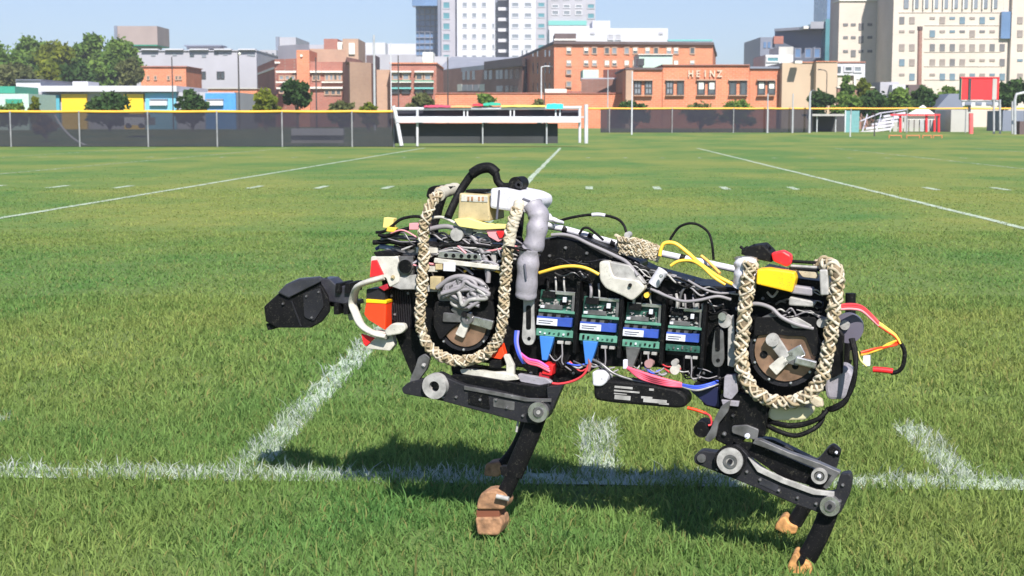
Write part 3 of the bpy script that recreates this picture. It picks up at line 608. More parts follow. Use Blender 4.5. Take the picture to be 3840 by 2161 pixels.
def crown(parent, blobs, n, leaf, m, name='crown'):
    """blobs: (x, y, z, rx, ry, rz) lumps; leaf-sized quads scattered mostly near their surfaces"""
    B = np.array(blobs, float); vol = (B[:, 3] * B[:, 4] * B[:, 5]) ** (2 / 3); k = nr.choice(len(B), n, p=vol / vol.sum())
    v = nr.normal(size=(n, 3)); v /= np.linalg.norm(v, axis=1)[:, None]
    q = vnoise(v[:, 0] * 2 + k, v[:, 2] * 2 + v[:, 1], 1.6, 3)
    rad = nr.random(n) ** .45 * (.72 + .55 * q) * np.where(nr.random(n) < .1, nr.uniform(1.1, 1.45, n), 1); c = B[k, :3] + v * B[k, 3:] * rad[:, None]
    a = nr.normal(size=(n, 3)); a /= np.linalg.norm(a, axis=1)[:, None]; b = np.cross(a, nr.normal(size=(n, 3))); b /= np.linalg.norm(b, axis=1)[:, None]
    s = leaf * nr.uniform(.5, 1.2, n)[:, None]; V = np.stack([c - a * s, c - b * s * .6, c + a * s, c + b * s * .6], 1).reshape(-1, 3)
    me = bpy.data.meshes.new(name); me.vertices.add(4 * n); me.vertices.foreach_set('co', V.astype(np.float32).ravel()); me.loops.add(4 * n)
    me.loops.foreach_set('vertex_index', np.arange(4 * n, dtype=np.int32)); me.polygons.add(n); me.polygons.foreach_set('loop_start', np.arange(0, 4 * n, 4, dtype=np.int32)); me.update(calc_edges=True)
    at = me.attributes.new('tint', 'FLOAT', 'POINT'); tt = np.clip(vnoise(c[:, 0], c[:, 2], .9 / max(.3, leaf * 2), 9) * .7 + nr.random(n) * .4 - .05, 0, 1); at.data.foreach_set('value', np.repeat(tt, 4).astype(np.float32))
    me.materials.append(m); o = bpy.data.objects.new(name, me); col.objects.link(o); o.parent = parent; return o
def tree(label, p0, p1, yt, d, kind, group, n=3500, leaf=.22, yb=400, name='tree', cat='tree', trunk=True, lumps=14):
    group = group or {'tree': 'large trees at the left', 'bush': 'bushes standing behind the fence', 'hedge_bush': 'bushes of the hedge at the right', 'small_tree': 'small trees behind the fence'}.get('tree' if name == 'tree' and p1 < 600 else name if name != 'tree' else 'hedge_bush')
    xa, zt = XZ(p0, yt, d); xb, _ = XZ(p1, yt, d); zb = XZ(p0, yb, d)[1]; w_ = (xb - xa) / 2; h = zt - gz(d)
    e = empty(name, rh * ((xa + xb) / 2) + fh * d + Vector((0, 0, gz(d))), YAW); tag(e, label, cat, group)
    z0 = max(.1, zb - gz(d)) if trunk else 0.05; z0 = min(z0, h * .45) if cat == 'tree' else .15
    bl = []
    if cat == 'bush': lumps = 22
    for i in range(lumps):
        t = (i + .5) / lumps; r = w_ * (rng.uniform(.18, .40) if cat == 'bush' else rng.uniform(.26, .56)); zz = z0 + (h - z0) * rng.uniform(.25, .8); spread = w_ - r * .8
        kx = rng.uniform(-1, 1) * spread * (1 - .5 * max(0, (zz - z0) / (h - z0) - .5)); bl.append((kx, rng.uniform(-.7, .7) * w_, zz, r, r, min(r * .8, (h - z0) * .35)))
    bl.append((rng.uniform(-.2, .2) * w_, 0, h - min(w_ * .5, (h - z0) * .3), w_ * .45, w_ * .45, min(w_ * .5, (h - z0) * .3)))
    tr = MB(); r0 = max(.05, min(.35, h * .03)); tr.tube([(0, 0, -.2), (.1 * r0, 0, z0 * .7), (rng.uniform(-.3, .3) * w_ * .4, 0, (z0 + h) / 2)], lambda t: r0 * (1 - .6 * t), 8, spl=3)
    for b_ in bl[::2]: tr.tube([(0, 0, z0 * .6), (b_[0] * .5, b_[1] * .5, (z0 + b_[2]) / 2), (b_[0], b_[1], b_[2])], lambda t: r0 * (.5 - .38 * t), 6, spl=2)
    tr.build('trunk', m_bark, e); crown(e, bl, n, leaf, LM[kind]); return e
G = 'large trees at the left'
tree('broad dark tree with a rounded top at the far left edge', -180, 150, 186, 165, 'g', None, 11000, .30)
tree('mid green tree with a small raised bump above the left white roof', 40, 190, 136, 180, 'g', None, 10000, .30)
tree('yellow-green tree in the middle of the left tree group', 100, 320, 156, 170, 'y', None, 11000, .30)
tree('tree with the tallest narrow top left of the brown tower', 250, 430, 124, 178, 'g', None, 12000, .30)
tree('wide dark green tree directly below the brown tower', 320, 545, 142, 168, 'g', None, 14000, .30)
tree('green tree filling the middle of the left group behind the yellow-green one', 180, 340, 182, 175, 'g', None, 11000, .30)
tree('low dark tree above the white roof of the coloured building', 230, 370, 232, 150, 'd', None, 4000, .35)
tree('low olive tree at the far left above the green sign band', -60, 140, 232, 150, 'o', None, 4500, .35)
tree('olive tree drooping over the small orange brick block', 430, 540, 215, 148, 'o', None, 3500, .35)
tree('low yellow tree left of centre in the left tree group', 100, 260, 228, 155, 'y', None, 4500, .35)
tree('dense dark green bush covering the yellow panels', 325, 490, 338, 88, 'd', None, 3600, .16, 400, 'bush', 'bush')
tree('dark spiky bush before the blue panels beside a dark lamp post', 655, 782, 332, 88, 'd', None, 3000, .16, 400, 'bush', 'bush')
tree('yellow-green bush left of the banded brick block', 945, 1048, 334, 85, 'y', None, 3000, .15, 404, 'bush', 'bush')
tree('dark rounded tree before the orange stair tower', 1060, 1168, 305, 86, 'd', None, 4000, .16, 380, 'small_tree', 'tree')
tree('low dull olive bush in front of the plain brown block', 1225, 1330, 374, 82, 'o', None, 2200, .13, 408, 'bush', 'bush')
tree('low yellowish bush left of the white bench frame', 1340, 1420, 382, 80, 'y', None, 1800, .12, 408, 'bush', 'bush')
tree('olive brown bush before the green-edged balconies', 1518, 1632, 346, 86, 'o', None, 3000, .15, 400, 'bush', 'bush')
tree('dark green bush on the low orange wall above the red cloth', 1768, 1866, 346, 86, 'g', None, 2600, .14, 400, 'bush', 'bush')
tree('small brown-green bush beside the white lamp post', 1985, 2060, 368, 86, 'o', None, 1500, .12, 405, 'bush', 'bush')
tree('low dark bush under the left windows of the lettered building', 2308, 2445, 372, 92, 'd', None, 2600, .13, 405, 'bush', 'bush')
tree('low bush under the middle windows of the lettered building', 2555, 2700, 380, 92, 'o', None, 2400, .13, 405, 'bush', 'bush')
tree('low bush under the right windows of the lettered building', 2695, 2840, 374, 92, 'g', None, 2400, .13, 405, 'bush', 'bush')
tree('small low bush at the left frame edge by the green shelter', -30, 95, 382, 84, 'g', None, 2000, .13, 410, 'bush', 'bush')
tree('pale yellow-green bush left of the teal panel', 105, 152, 362, 84, 'y', None, 1200, .12, 405, 'bush', 'bush')
tree('tan dry bush seen dimly through the left fence screen', 120, 220, 425, 60, 'b', None, 1800, .08, 480, 'bush', 'bush')
tree('small tree beside the white extension', 3138, 3200, 282, 108, 'g', None, 2200, .16, 330, 'small_tree', 'tree')
tree('yellowish small tree right of the white extension stair', 3212, 3268, 294, 108, 'y', None, 1800, .16, 330, 'small_tree', 'tree')
for i, (p0, p1, yt, k, lb) in enumerate(((3030, 3130, 338, 'd', 'leftmost dark bush of the right-hand hedge, by the curved lamp'), (3100, 3230, 352, 'g', 'low green bush second from the left in the right-hand hedge'),
        (3200, 3330, 335, 'd', 'dark bush of the right-hand hedge below the yellowish small tree'), (3300, 3430, 326, 'g', 'green bush of the right-hand hedge below the grey sheds'), (3400, 3530, 322, 'd', 'highest dark bush of the hedge below the chimney'),
        (3500, 3625, 322, 'g', 'bush of the hedge left of the red scoreboard'))):
    tree(lb, p0, p1, yt, 96, k, None, 4200, .17, 408, 'hedge_bush', 'bush', False)
tree('dark tree right behind the red scoreboard', 3700, 3830, 312, 98, 'd', None, 5000, .18, 408)
tree('dark tree at the right frame edge behind the goal frame', 3790, 3960, 300, 97, 'd', None, 5000, .18, 408)

# ------------------------------------------------------------------ poles and lamps
m_pole = mat('dark_pole', (.05, .045, .045), .6); m_galv = mat('galvanised_steel', (.45, .46, .48), .45, .3, .1, 3); m_wpole = mat('white_painted_steel', (.52, .53, .56), .5, 0, .15, 2)
def pole(label, px, yt, d, rpx, m, name='lamp_post', cat='lamp post', arm=None, head=False, ytilt=0):
    x, zt = XZ(px, yt, d); k = d / FPX; h = zt - gz(d); e = empty(name, rh * x + fh * d + Vector((0, 0, gz(d))), YAW); tag(e, label, cat, {'lamp_post': 'lamp posts behind the fence', 'pole': 'steel poles along the right fence', 'stake': 'stakes standing in the grass'}.get(name))
    MB().cyl((0, 0, -.3), (ytilt * k, 0, h), rpx * k, rpx * k * .75, 10).build('pole', m, e)
    if arm:
        a = [(0, 0, h - .05)] + [(ax * k, 0, h + az * k) for ax, az in arm]; MB().tube(a, rpx * k * .7, 7, spl=4).build('arm', m, e)
        ax, az = arm[-1]; MB().box((ax - 9) * k, (ax + 3) * k, -.12, .12, h + (az - 2) * k, h + (az + 2) * k).build('lamp_head', m_dkw, e)
    if head: MB().ball((rpx * 1.5 * k, 0, h - 6 * k), 5 * k).build('lamp_globe', m_blind, e)
    return e
pole('dark lamp post in front of the small orange brick block', 644, 214, 100, 2.6, m_pole); pole('dark lamp post left of the banded brick block with a pale globe', 893, 196, 98, 3.4, m_pole, head=True)
pole('dark lamp post before the banded brick block', 1184, 216, 98, 2.8, m_pole); pole('tall thick pale grey floodlight mast', 1402, 132, 96, 5.2, m_galv, 'floodlight_mast', 'mast')
pole('thin white pole behind the left end of the bench frame', 1465, 160, 90, 2.4, m_wpole, 'flag_pole', 'pole'); pole('dark lamp post before the green-edged balconies', 1493, 208, 98, 2.8, m_pole)
pole('dark lamp post against the low orange wall', 1679, 214, 98, 3, m_pole); pole('white lamp post with a short arm, beside a dark one', 2030, 250, 92, 3, m_wpole, arm=((12, 1), (24, 1), (40, 0)))
pole('dark lamp post just right of the white one with the arm', 2042, 252, 96, 2.4, m_pole); pole('grey thin pole before the brown annexe', 2280, 262, 94, 2.4, m_galv, 'pole', 'pole')
pole('thin white foul pole in front of the right fence', 2371, 268, 70, 3.2, m_wpole, 'foul_pole', 'pole'); pole('black curved street lamp against the tan warehouse', 3101, 285, 104, 2.2, m_pole, 'street_lamp', 'street lamp', arm=((-1, 12), (-8, 20), (-24, 23)))
pole('galvanised fence-height pole at the right of the lettered building', 2880, 352, 75.6, 3.4, m_galv, 'pole', 'pole'); pole('thin galvanised pole left of the grey curved one', 2974, 352, 75.6, 3, m_galv, 'pole', 'pole')
pole('thick pale pole with a curved top at the left end of the right-hand hedge', 3038, 352, 75.4, 5, m_galv, 'curved_pole', 'pole', arm=((2, 5), (8, 10), (14, 11)))
pole('thin pale stake standing in the grass before the teal panel', 3190, 430, 66, 2.4, m_wpole, 'stake', 'stake'); pole('thin dark stake standing in the grass before the bleachers', 3281, 425, 67, 2.6, m_pole, 'stake', 'stake')

# ------------------------------------------------------------------ fences
def screenmat():
    m = bpy.data.materials.new('wind_screen'); m.use_nodes = True; t = m.node_tree; N = t.nodes; L = t.links; N.clear()
    out = N.new('ShaderNodeOutputMaterial'); d = N.new('ShaderNodeBsdfDiffuse'); tr = N.new('ShaderNodeBsdfTransparent'); ms = N.new('ShaderNodeMixShader'); tc = N.new('ShaderNodeTexCoord')
    n = N.new('ShaderNodeTexNoise'); n.inputs['Scale'].default_value = .8; n.inputs['Detail'].default_value = 5; L.new(tc.outputs['Object'], n.inputs[0])
    x = N.new('ShaderNodeMix'); x.data_type = 'RGBA'; x.inputs[6].default_value = (.028, .028, .042, 1); x.inputs[7].default_value = (.045, .046, .060, 1); L.new(n.outputs[0], x.inputs[0]); L.new(x.outputs[2], d.inputs[0])
    ms.inputs[0].default_value = .10; L.new(d.outputs[0], ms.inputs[1]); L.new(tr.outputs[0], ms.inputs[2]); L.new(ms.outputs[0], out.inputs[0]); return m
m_screen = screenmat(); m_cap = mat('yellow_fence_cap', (.85, .43, .04), .45, 0, .08, 1.5)
m_post = mat('weathered_post_steel', (.26, .265, .28), .6, .2, .2, 4)
def fence(label, posts, d, yt, panels, base_z, cap=True, name='field_fence', dfun=None):
    df = dfun or (lambda p: d); x0, zt = XZ(posts[0], yt, d); e = empty(name, rh * x0 + fh * d + Vector((0, 0, base_z)), YAW); tag(e, label, 'fence'); H = zt - base_z
    P = lambda px: Vector((XZ(px, 450, df(px))[0] - x0, df(px) - d, 0))
    for px in posts: p = P(px); MB().cyl((p.x, p.y - .05, -.2), (p.x, p.y - .05, H + rng.uniform(-.01, .02)), .029, seg=8).build('post', m_post, e)
    for a, b_ in panels:
        p, q = P(a), P(b_); n = 14; s = MB()
        for i in range(n + 1):
            t = i / n; v = p.lerp(q, t); s.v += [(v.x, v.y + rng.uniform(-.01, .01), 0.02), (v.x, v.y + .02 * math.sin(t * 9), H * .5), (v.x, v.y, H - .03)]
        for i in range(n):
            for j in (0, 1): s.f.append((3 * i + j, 3 * i + 3 + j, 3 * i + 4 + j, 3 * i + 1 + j)); s.sm.append(True)
        s.build('screen_panel', m_screen, e)
    for a, b_ in zip(posts[:-1], posts[1:]):
        p, q = P(a), P(b_); p.z = q.z = H; n_ = p.lerp(q, .5); n_.z -= .012; MB().tube([p, n_, q], .045 if cap else .03, 10, spl=4).build('top_rail', m_cap if cap else m_galv, e)
    return e
fence('left run of dark screened field fence with a yellow top cap', [-220, 40, 298, 555, 814, 1058, 1320, 1478], 51.7, 418, [(-220, 40), (40, 298), (298, 555), (555, 814), (814, 1058), (1058, 1320), (1320, 1478)], 0)
fence('right run of dark screened field fence with a yellow top cap', [2198, 2285, 2520, 2750, 2880, 2974, 3190, 3400, 3620, 3840, 4060], 76, 407, [(2252, 2520), (2520, 2750), (2750, 2880), (2880, 2974), (2974, 3046)], .3)

# white framed bench with the dark screen below
D = 51.2
b = Bld('team_bench', 'long white framed bench with a thick white plank, slanting left leg and colourful top rail', 'bench', 1840, D)
T = lambda pts, r, n, m, s=10: MB().tube([b.L(px, py, dd) for px, py, dd in pts], r, s).build(n, m, b.o)
T([(1474, 398, D), (1482, 420, D), (1506, 548, D - .3)], .07, 'leg', m_wpole); T([(1565, 402, D), (1565, 548, D)], .045, 'leg', m_wpole); T([(2174, 402, D), (2174, 536, D)], .05, 'leg', m_wpole)
T([(1810, 450, D), (1810, 540, D)], .025, 'leg', m_galv); T([(2050, 455, D), (2050, 540, D)], .03, 'leg', m_galv); T([(2198, 392, D), (2198, 538, D)], .07, 'end_post', m_wpole)
T([(1472, 409, D), (1840, 407, D), (2180, 404, D)], .055, 'top_rail', m_wpole)
b.block('plank', m_wpole, 1486, 2178, 442, D - .2, .45, 460); b.block('plank_edge', m_wpole, 1486, 2190, 437, D - .05, .1, 441.6)
for p0 in (1740, 1753, 1914, 1928, 2084, 2100): b.block('rail_support', m_wpole, p0 - 2.5, p0 + 2.5, 410, D, .06, 436.7)
b.block('under_screen', mat('black_sheet', (.028, .032, .036), .7, 0, .3, .5), 1480, 2092, 463, D + .3, .25, 538)
b.block('upper_screen', m_screen, 1486, 2178, 412, D + .25, .05, 437)
def cloth(label, p0, p1, y0, y1, m):
    t = Bld('draped_cloth', label, 'cloth', (p0 + p1) / 2, D - .1, 'coloured cloths on the bench rail'); s = MB(); n = 12
    for i in range(n + 1):
        p = p0 + (p1 - p0) * i / n; top = t.L(p, y0 + 3 * abs(i / n - .5) * 2 + rng.uniform(-1, 1), D - .08); bot = t.L(p, y1 + rng.uniform(-1, 1), D - .14)
        s.v += [tuple(top), tuple(bot), tuple(bot + Vector((0, .25, 0))), tuple(top + Vector((0, .2, 0)))]
    for i in range(n):
        for j in range(4): s.f.append((4 * i + j, 4 * i + (j + 1) % 4, 4 * i + 4 + (j + 1) % 4, 4 * i + 4 + j)); s.sm.append(False)
    s.build('fabric', m, t.o)
cloth('bright teal cloth heaped on the right end of the bench rail', 2050, 2112, 388, 408, mat('teal_cloth', (.02, .55, .55), .8)); cloth('green cloth lying on the middle of the bench rail', 1812, 1878, 384, 396, mat('green_cloth', (.02, .30, .20), .8))
cloth('red cloth lying along the bench rail left of the green one', 1772, 1811, 388, 398, mat('red_cloth', (.5, .03, .05), .8)); cloth('long red cloth on the left half of the bench rail', 1590, 1690, 393, 403, mat('crimson_cloth', (.42, .05, .10), .8))
cloth('yellow strip of cloth along the right half of the bench rail', 1880, 2046, 393, 401, mat('yellow_cloth', (.75, .55, .12), .8)); cloth('orange cloth on the bench rail beside the yellow strip', 1690, 1768, 395, 403, mat('orange_cloth', (.65, .30, .12), .8))
simple('pale_low_wall', 'pale low concrete wall seen dimly through the left fence screen', 'wall', 1190, 58, [('wall', m_white, 1092, 1288, 482, 58, .4, 508), ('base', m_conc, 1092, 1288, 508.5, 58.2, .3)])
b = Bld('curved_slide_rail', 'pale curved rail behind the left fence screen', 'rail', 260, 56)
MB().tube([b.L(x, y, 56) for x, y in ((205, 432), (235, 480), (275, 520), (320, 545), (360, 552))], .045, 8, spl=6).build('rail', m_wpole, b.o)
b = simple('parked_van', 'pale van parked behind the left fence screen', 'van', 500, 66, [])
t = on(b.o, 500, 66); t.block('body', m_white, 466, 542, 440, 66, 2, 470); t.block('cabin', m_glass, 476, 530, 428, 66.2, 1.6, 439.7); 
for p0 in (480, 528): q = t.L(p0, 472, 65.95); MB().cyl(q, q + Vector((0, .2, 0)), .12, seg=14).build('wheel', m_dkw, b.o)

# right side: dugout, panel, bleachers, tent, hurdles, scoreboard, goal
b = Bld('dugout', 'dark dugout with a pale flat roof behind the right fence', 'dugout', 3108, 82)
b.block('back_wall', m_dkw, 3050, 3168, 436, 84, .3, 500); b.block('roof', m_conc, 3046, 3172, 428, 81.5, 3, 435.5)
for p0 in (3064, 3134): b.block('post', m_galv, p0 - 2, p0 + 2, 436, 81.7, .1, 500)
b.block('floor', m_conc, 3050, 3168, 496, 82, 2, 500)
simple('sheet_screen', 'aqua sheet panel between the dugout and the bleachers', 'screen', 3198, 80, [('sheet', mat('aqua_sheet', (.13, .30, .31), .6), 3170, 3222, 416, 80, .08, 502), ('edge_post', m_wpole, 3168, 3172, 414, 79.9, .1, 504)])
b = Bld('bleachers', 'small stepped aluminium bleachers behind the right fence', 'bleachers', 3290, 84); m_alu = mat('aluminium', (.62, .60, .66), .4, .3, .06, 2)
for k in range(5):
    xa, xb = 3226 + 22 * k, 3340 + 14 * k; P_ = [b.L(xa, 494 - 15 * k, 84 + .6 * k), b.L(xb, 480 - 15 * k, 84 + .6 * k)]
    MB().prism([P_[0], P_[1], P_[1] - Vector((0, 0, .12)), P_[0] - Vector((0, 0, .12))], (0, .35, 0)).build('seat_plank', m_alu, b.o)
for p0 in (3232, 3284, 3336): MB().tube([b.L(p0, 500, 84), b.L(p0 + 20, 430, 86)], .04, 6).build('riser', m_alu, b.o)
MB().tube([b.L(3226, 455, 83.8), b.L(3300, 425, 85), b.L(3400, 412, 87)], .04, 6).build('hand_rail', m_alu, b.o)
b = Bld('gazebo_tent', 'small white pop-up tent with a peaked top and red posts', 'tent', 3455, 82); mt = mat('tent_fabric', (.78, .72, .68), .8); mrd = mat('red_paint', (.75, .03, .04), .5)
c = [b.L(3402, 432, 81), b.L(3506, 432, 81), b.L(3506, 428, 84), b.L(3402, 428, 84)]; ap = b.L(3462, 394, 82.5)
s = MB(); s.v = [tuple(v) for v in c] + [tuple(ap)] + [tuple(v - Vector((0, 0, .25))) for v in c]; s.f = [(0, 1, 4), (1, 2, 4), (2, 3, 4), (3, 0, 4)] + [(i + 5, (i + 1) % 4 + 5, (i + 1) % 4, i) for i in range(4)]; s.sm = [False] * 8; s.build('canopy', mt, b.o)
for px, dd in ((3376, 81), (3474, 81), (3504, 84), (3520, 81)): MB().cyl(b.L(px, 430, dd), b.L(px, 502, dd), .07, seg=8).build('leg', mrd, b.o)
b.block('awning_edge', mrd, 3340, 3526, 428, 80.8, .1, 434)
for k in range(14): pass
b = Bld('slatted_fence', 'grey vertical slatted screen under the white tent', 'screen', 3470, 86)
for k in range(14): b.block('slat', rng.choice([m_conc, m_lav, m_galv]), 3350 + 20 * k, 3366 + 20 * k, 432, 86 + .01 * k, .06, 502)
b.block('back_rail', m_galv, 3348, 3628, 436, 86.3, .05, 440)
mo = mat('orange_paint', (.60, .18, .07), .6)
for k, (p0, p1) in enumerate(((3334, 3380), (3400, 3448), (3460, 3492), (3500, 3532))):
    b = Bld('low_hurdle', ['leftmost low orange hurdle on the grass before the tent', 'second low orange hurdle from the left before the tent', 'narrow third low orange hurdle before the tent', 'rightmost low orange hurdle before the tent'][k], 'hurdle', p0, 64, 'low orange hurdles on the grass')
    for p in (p0, p1): MB().cyl(b.L(p, 508, 64), b.L(p, 532, 64), .022, seg=6).build('leg', mo, b.o)
    MB().cyl(b.L(p0, 509, 64), b.L(p1, 509, 64), .022, seg=6).build('bar', mo, b.o); MB().cyl(b.L(p0, 530, 64), b.L(p0 + 6, 532, 62.8), .02, seg=6).build('foot', mo, b.o)
b = Bld('scoreboard', 'bright red blank scoreboard on posts with a red padded post', 'scoreboard', 3676, 72); D = 72; mred = mat('scoreboard_red', (.82, .025, .03), .5, 0, .04, 1)
b.block('panel', mred, 3606, 3746, 294, D, .25, 374); b.block('frame', mrd, 3604, 3748, 289, D - .05, .35, 293.7); b.block('dark_strip', m_dkw, 3632, 3642, 296, D - .06, .1, 374); b.block('pink_strip', m_conc, 3722, 3738, 296, D - .06, .1, 374); b.block('side_edge', m_grn, 3604, 3606, 294, D - .03, .3, 374)
b.block('lower_board', m_white, 3608, 3746, 380, D + .05, .1, 397); b.block('lower_rail', m_galv, 3606, 3748, 376, D, .12, 379.5)
for p0 in (3620, 3660, 3700): b.block('lower_cell', m_slate, p0, p0 + 22, 384, D, .06, 394)
b.block('post', m_dkw, 3634, 3641, 374.5, D + .1, .15, 420); MB().cyl(b.L(3641, 425, D), b.L(3641, 512, D), .11, seg=14).build('padded_post', mat('red_pad', (.72, .12, .12), .6), b.o); b.block('foot', m_blind, 3620, 3644, 508, D - .2, .3, 514)
for p0 in (3727, 3750): MB().cyl(b.L(p0, 374, D), b.L(p0, 508, D), .05, seg=10).build('post', m_galv, b.o)
simple('concrete_shed', 'pale concrete shed beside the red padded post', 'shed', 3600, 83, [('wall', m_conc, 3566, 3640, 412, 83, 3, 503), ('wall', m_slate, 3760, 3900, 415, 90, 3, 505)])
b = Bld('goal_frame', 'pale steel goal frame with a curved corner at the right frame edge', 'goal', 3805, 70)
MB().tube([b.L(3806, 510, 70), b.L(3806, 375, 70), b.L(3812, 354, 70), b.L(3840, 348, 70), b.L(4100, 348, 70)], .07, 10).build('goal_post', m_galv, b.o); MB().cyl(b.L(3796, 380, 71.5), b.L(3796, 512, 71.5), .045, seg=8).build('rear_post', m_galv, b.o)
b.block('weight_bag', m_blind, 3816, 3838, 512, 69.6, .3, 520); b.block('side_box', m_roofd, 3824, 3860, 455, 69.9, .5, 505)

# ------------------------------------------------------------------ the four-legged robot
A_, B_ = W(1850, 1500, 3.10), W(3000, 1500, 2.90)
uu = (B_ - A_); uu.z = 0; uu.normalize(); ww = Vector((-uu.y, uu.x, 0)); RO = A_.copy(); RO.z = 0
rob = empty('quadruped_robot', RO, math.atan2(uu.y, uu.x))
tag(rob, 'black four-legged running robot wrapped in braided cream rope, with exposed circuit boards and cables', 'robot')
cam0 = Vector((0, 0, HC))
def Q(px, py, dd=0.0):                   # robot-local point on the plane dd metres behind the near flank
    a, b, c = frame(px, py); r = rh * a + fh * b + Vector((0, 0, c)); t = ((A_ - cam0).dot(ww) + dd) / r.dot(ww)
    v = cam0 + r * t - RO; return Vector((v.dot(uu), v.dot(ww), v.z))
K = 3.0 / FPX                            # metres per photo pixel at the robot
blk = mat('carbon_black', (.005, .005, .006), .42, 0, .3, 30, spec=.15); blk2 = mat('black_rubber', (.006, .006, .007), .6, 0, .2, 30, spec=.15)
dgr = mat('dark_grey_plastic', (.017, .017, .021), .45, 0, .2, 20, .15, 300, spec=.25); mgr = mat('grey_anodised', (.16, .155, .16), .36, .5, .35, 45)
alu = mat('machined_aluminium', (.50, .49, .49), .28, .8, .25, 60); lgr = mat('light_grey_plastic', (.34, .33, .32), .45, 0, .28, 55)
wht = mat('off_white_plastic', (.50, .48, .43), .45, 0, .2, 45); tape = mat('white_tape', (.58, .57, .62), .55, 0, .08, 40, .5, 120)
gtape = mat('grey_fabric_tape', (.27, .255, .29), .5, 0, .15, 30, .8, 90); rope_c = mat('cream_rope', (.44, .375, .27), .85, 0, .22, 60, .6, 900)
rope_m = [rope_c, mat('tan_rope', (.33, .26, .16), .85, 0, .25, 60), mat('pale_rope', (.50, .45, .36), .85, 0, .2, 60)]; rope_d = mat('rope_core', (.20, .15, .095), .9, 0, .3, 80); copper = mat('tan_motor_plate', (.27, .165, .11), .38, .4, .35, 30); kh = mat('khaki_box', (.42, .34, .19), .6, 0, .2, 30)
redp = mat('red_plastic', (.78, .02, .025), .4, 0, .08, 20); orr = mat('orange_red_plastic', (.85, .055, .012), .4); yel = mat('yellow_plastic', (.90, .52, .01), .4, 0, .06, 20)
yelw = mat('yellow_cable', (.85, .52, .06), .45); redw = mat('red_cable', (.62, .05, .06), .45); pnk = mat('pink_red_cable', (.78, .10, .17), .5); bluw = mat('blue_cable', (.05, .10, .60), .45)
pcb = mat('circuit_board_green', (.022, .085, .065), .4, 0, .4, 90); pcbl = mat('light_board_green', (.10, .27, .20), .45, 0, .2, 60); blu = mat('blue_component', (.035, .08, .38), .4, 0, .2, 40); plug = mat('blue_plug', (.05, .20, .60), .4)
lab = mat('white_label', (.60, .61, .68), .55, 0, .05, 40); brn = mat('brown_foot_rubber', (.32, .17, .09), .75, 0, .45, 60, .5, 200); orf = mat('orange_foot_rubber', (.46, .23, .08), .7, 0, .4, 60, .5, 200); gcab = mat('grey_cable', (.24, .225, .24), .5); pry = mat('violet_grey_disc', (.12, .11, .15), .5)
ink = mat('printed_ink', (.10, .10, .13), .6); pinkp = mat('pink_plastic', (.75, .30, .33), .5); strap = mat('lime_strap', (.70, .62, .22), .6)
def pl(name, pts, d0, t, m, par=rob, bev=.0012, label=None):
    o = MB().prism([Q(x, y, d0) for x, y in pts], (0, t, 0)).build(name, m, par, bev)
    if label: o['label'] = label
    return o
def rb(name, x0, y0, x1, y1, d0, t, m, par=rob, rot=0.0, bev=.001):
    cx, cy = (x0 + x1) / 2, (y0 + y1) / 2; c, s_ = math.cos(R(rot)), math.sin(R(rot))
    pts = [(cx + (x - cx) * c - (y - cy) * s_, cy + (x - cx) * s_ + (y - cy) * c) for x, y in ((x0, y0), (x1, y0), (x1, y1), (x0, y1))]
    return pl(name, pts, d0, t, m, par, bev)
def rounded(pts, r, k=4):                # round the corners of a 2-D outline
    out = []; n = len(pts)
    for i in range(n):
        p, a, b = Vector(pts[i]), Vector(pts[i - 1]), Vector(pts[(i + 1) % n]); q = min(r, (a - p).length * .45, (b - p).length * .45)
        s_, e = p + (a - p).normalized() * q, p + (b - p).normalized() * q
        for j in range(k + 1): t = j / k; v = s_ * (1 - t) ** 2 + p * 2 * t * (1 - t) + e * t * t; out.append((v.x, v.y))
    return out
def ds(name, x, y, rpx, d0, t, m, par=rob, hole=0.0, seg=32, r1=None, bev=.0008):
    c = Q(x, y, d0); return MB().cyl(c, c + Vector((0, t, 0)), rpx * K if r1 is None else rpx * K, (rpx if r1 is None else r1) * K, seg, hole=hole).build(name, m, par, bev)
def tb(name, pts, rpx, m, par=rob, seg=8, spl=6, d=0.0, flat=None):
    P = [Q(p[0], p[1], p[2] if len(p) > 2 else d) for p in pts]; return MB().tube(P, rpx * K, seg, spl=spl, flat=flat).build(name, m, par)
def bolt(x, y, r, d0, m=alu, par=rob): return MB().cyl(Q(x, y, d0), Q(x, y, d0) + Vector((0, .004, 0)), r * K, seg=10).cyl(Q(x, y, d0 - .002), Q(x, y, d0), r * K * .5, seg=6).build('bolt', m, par)
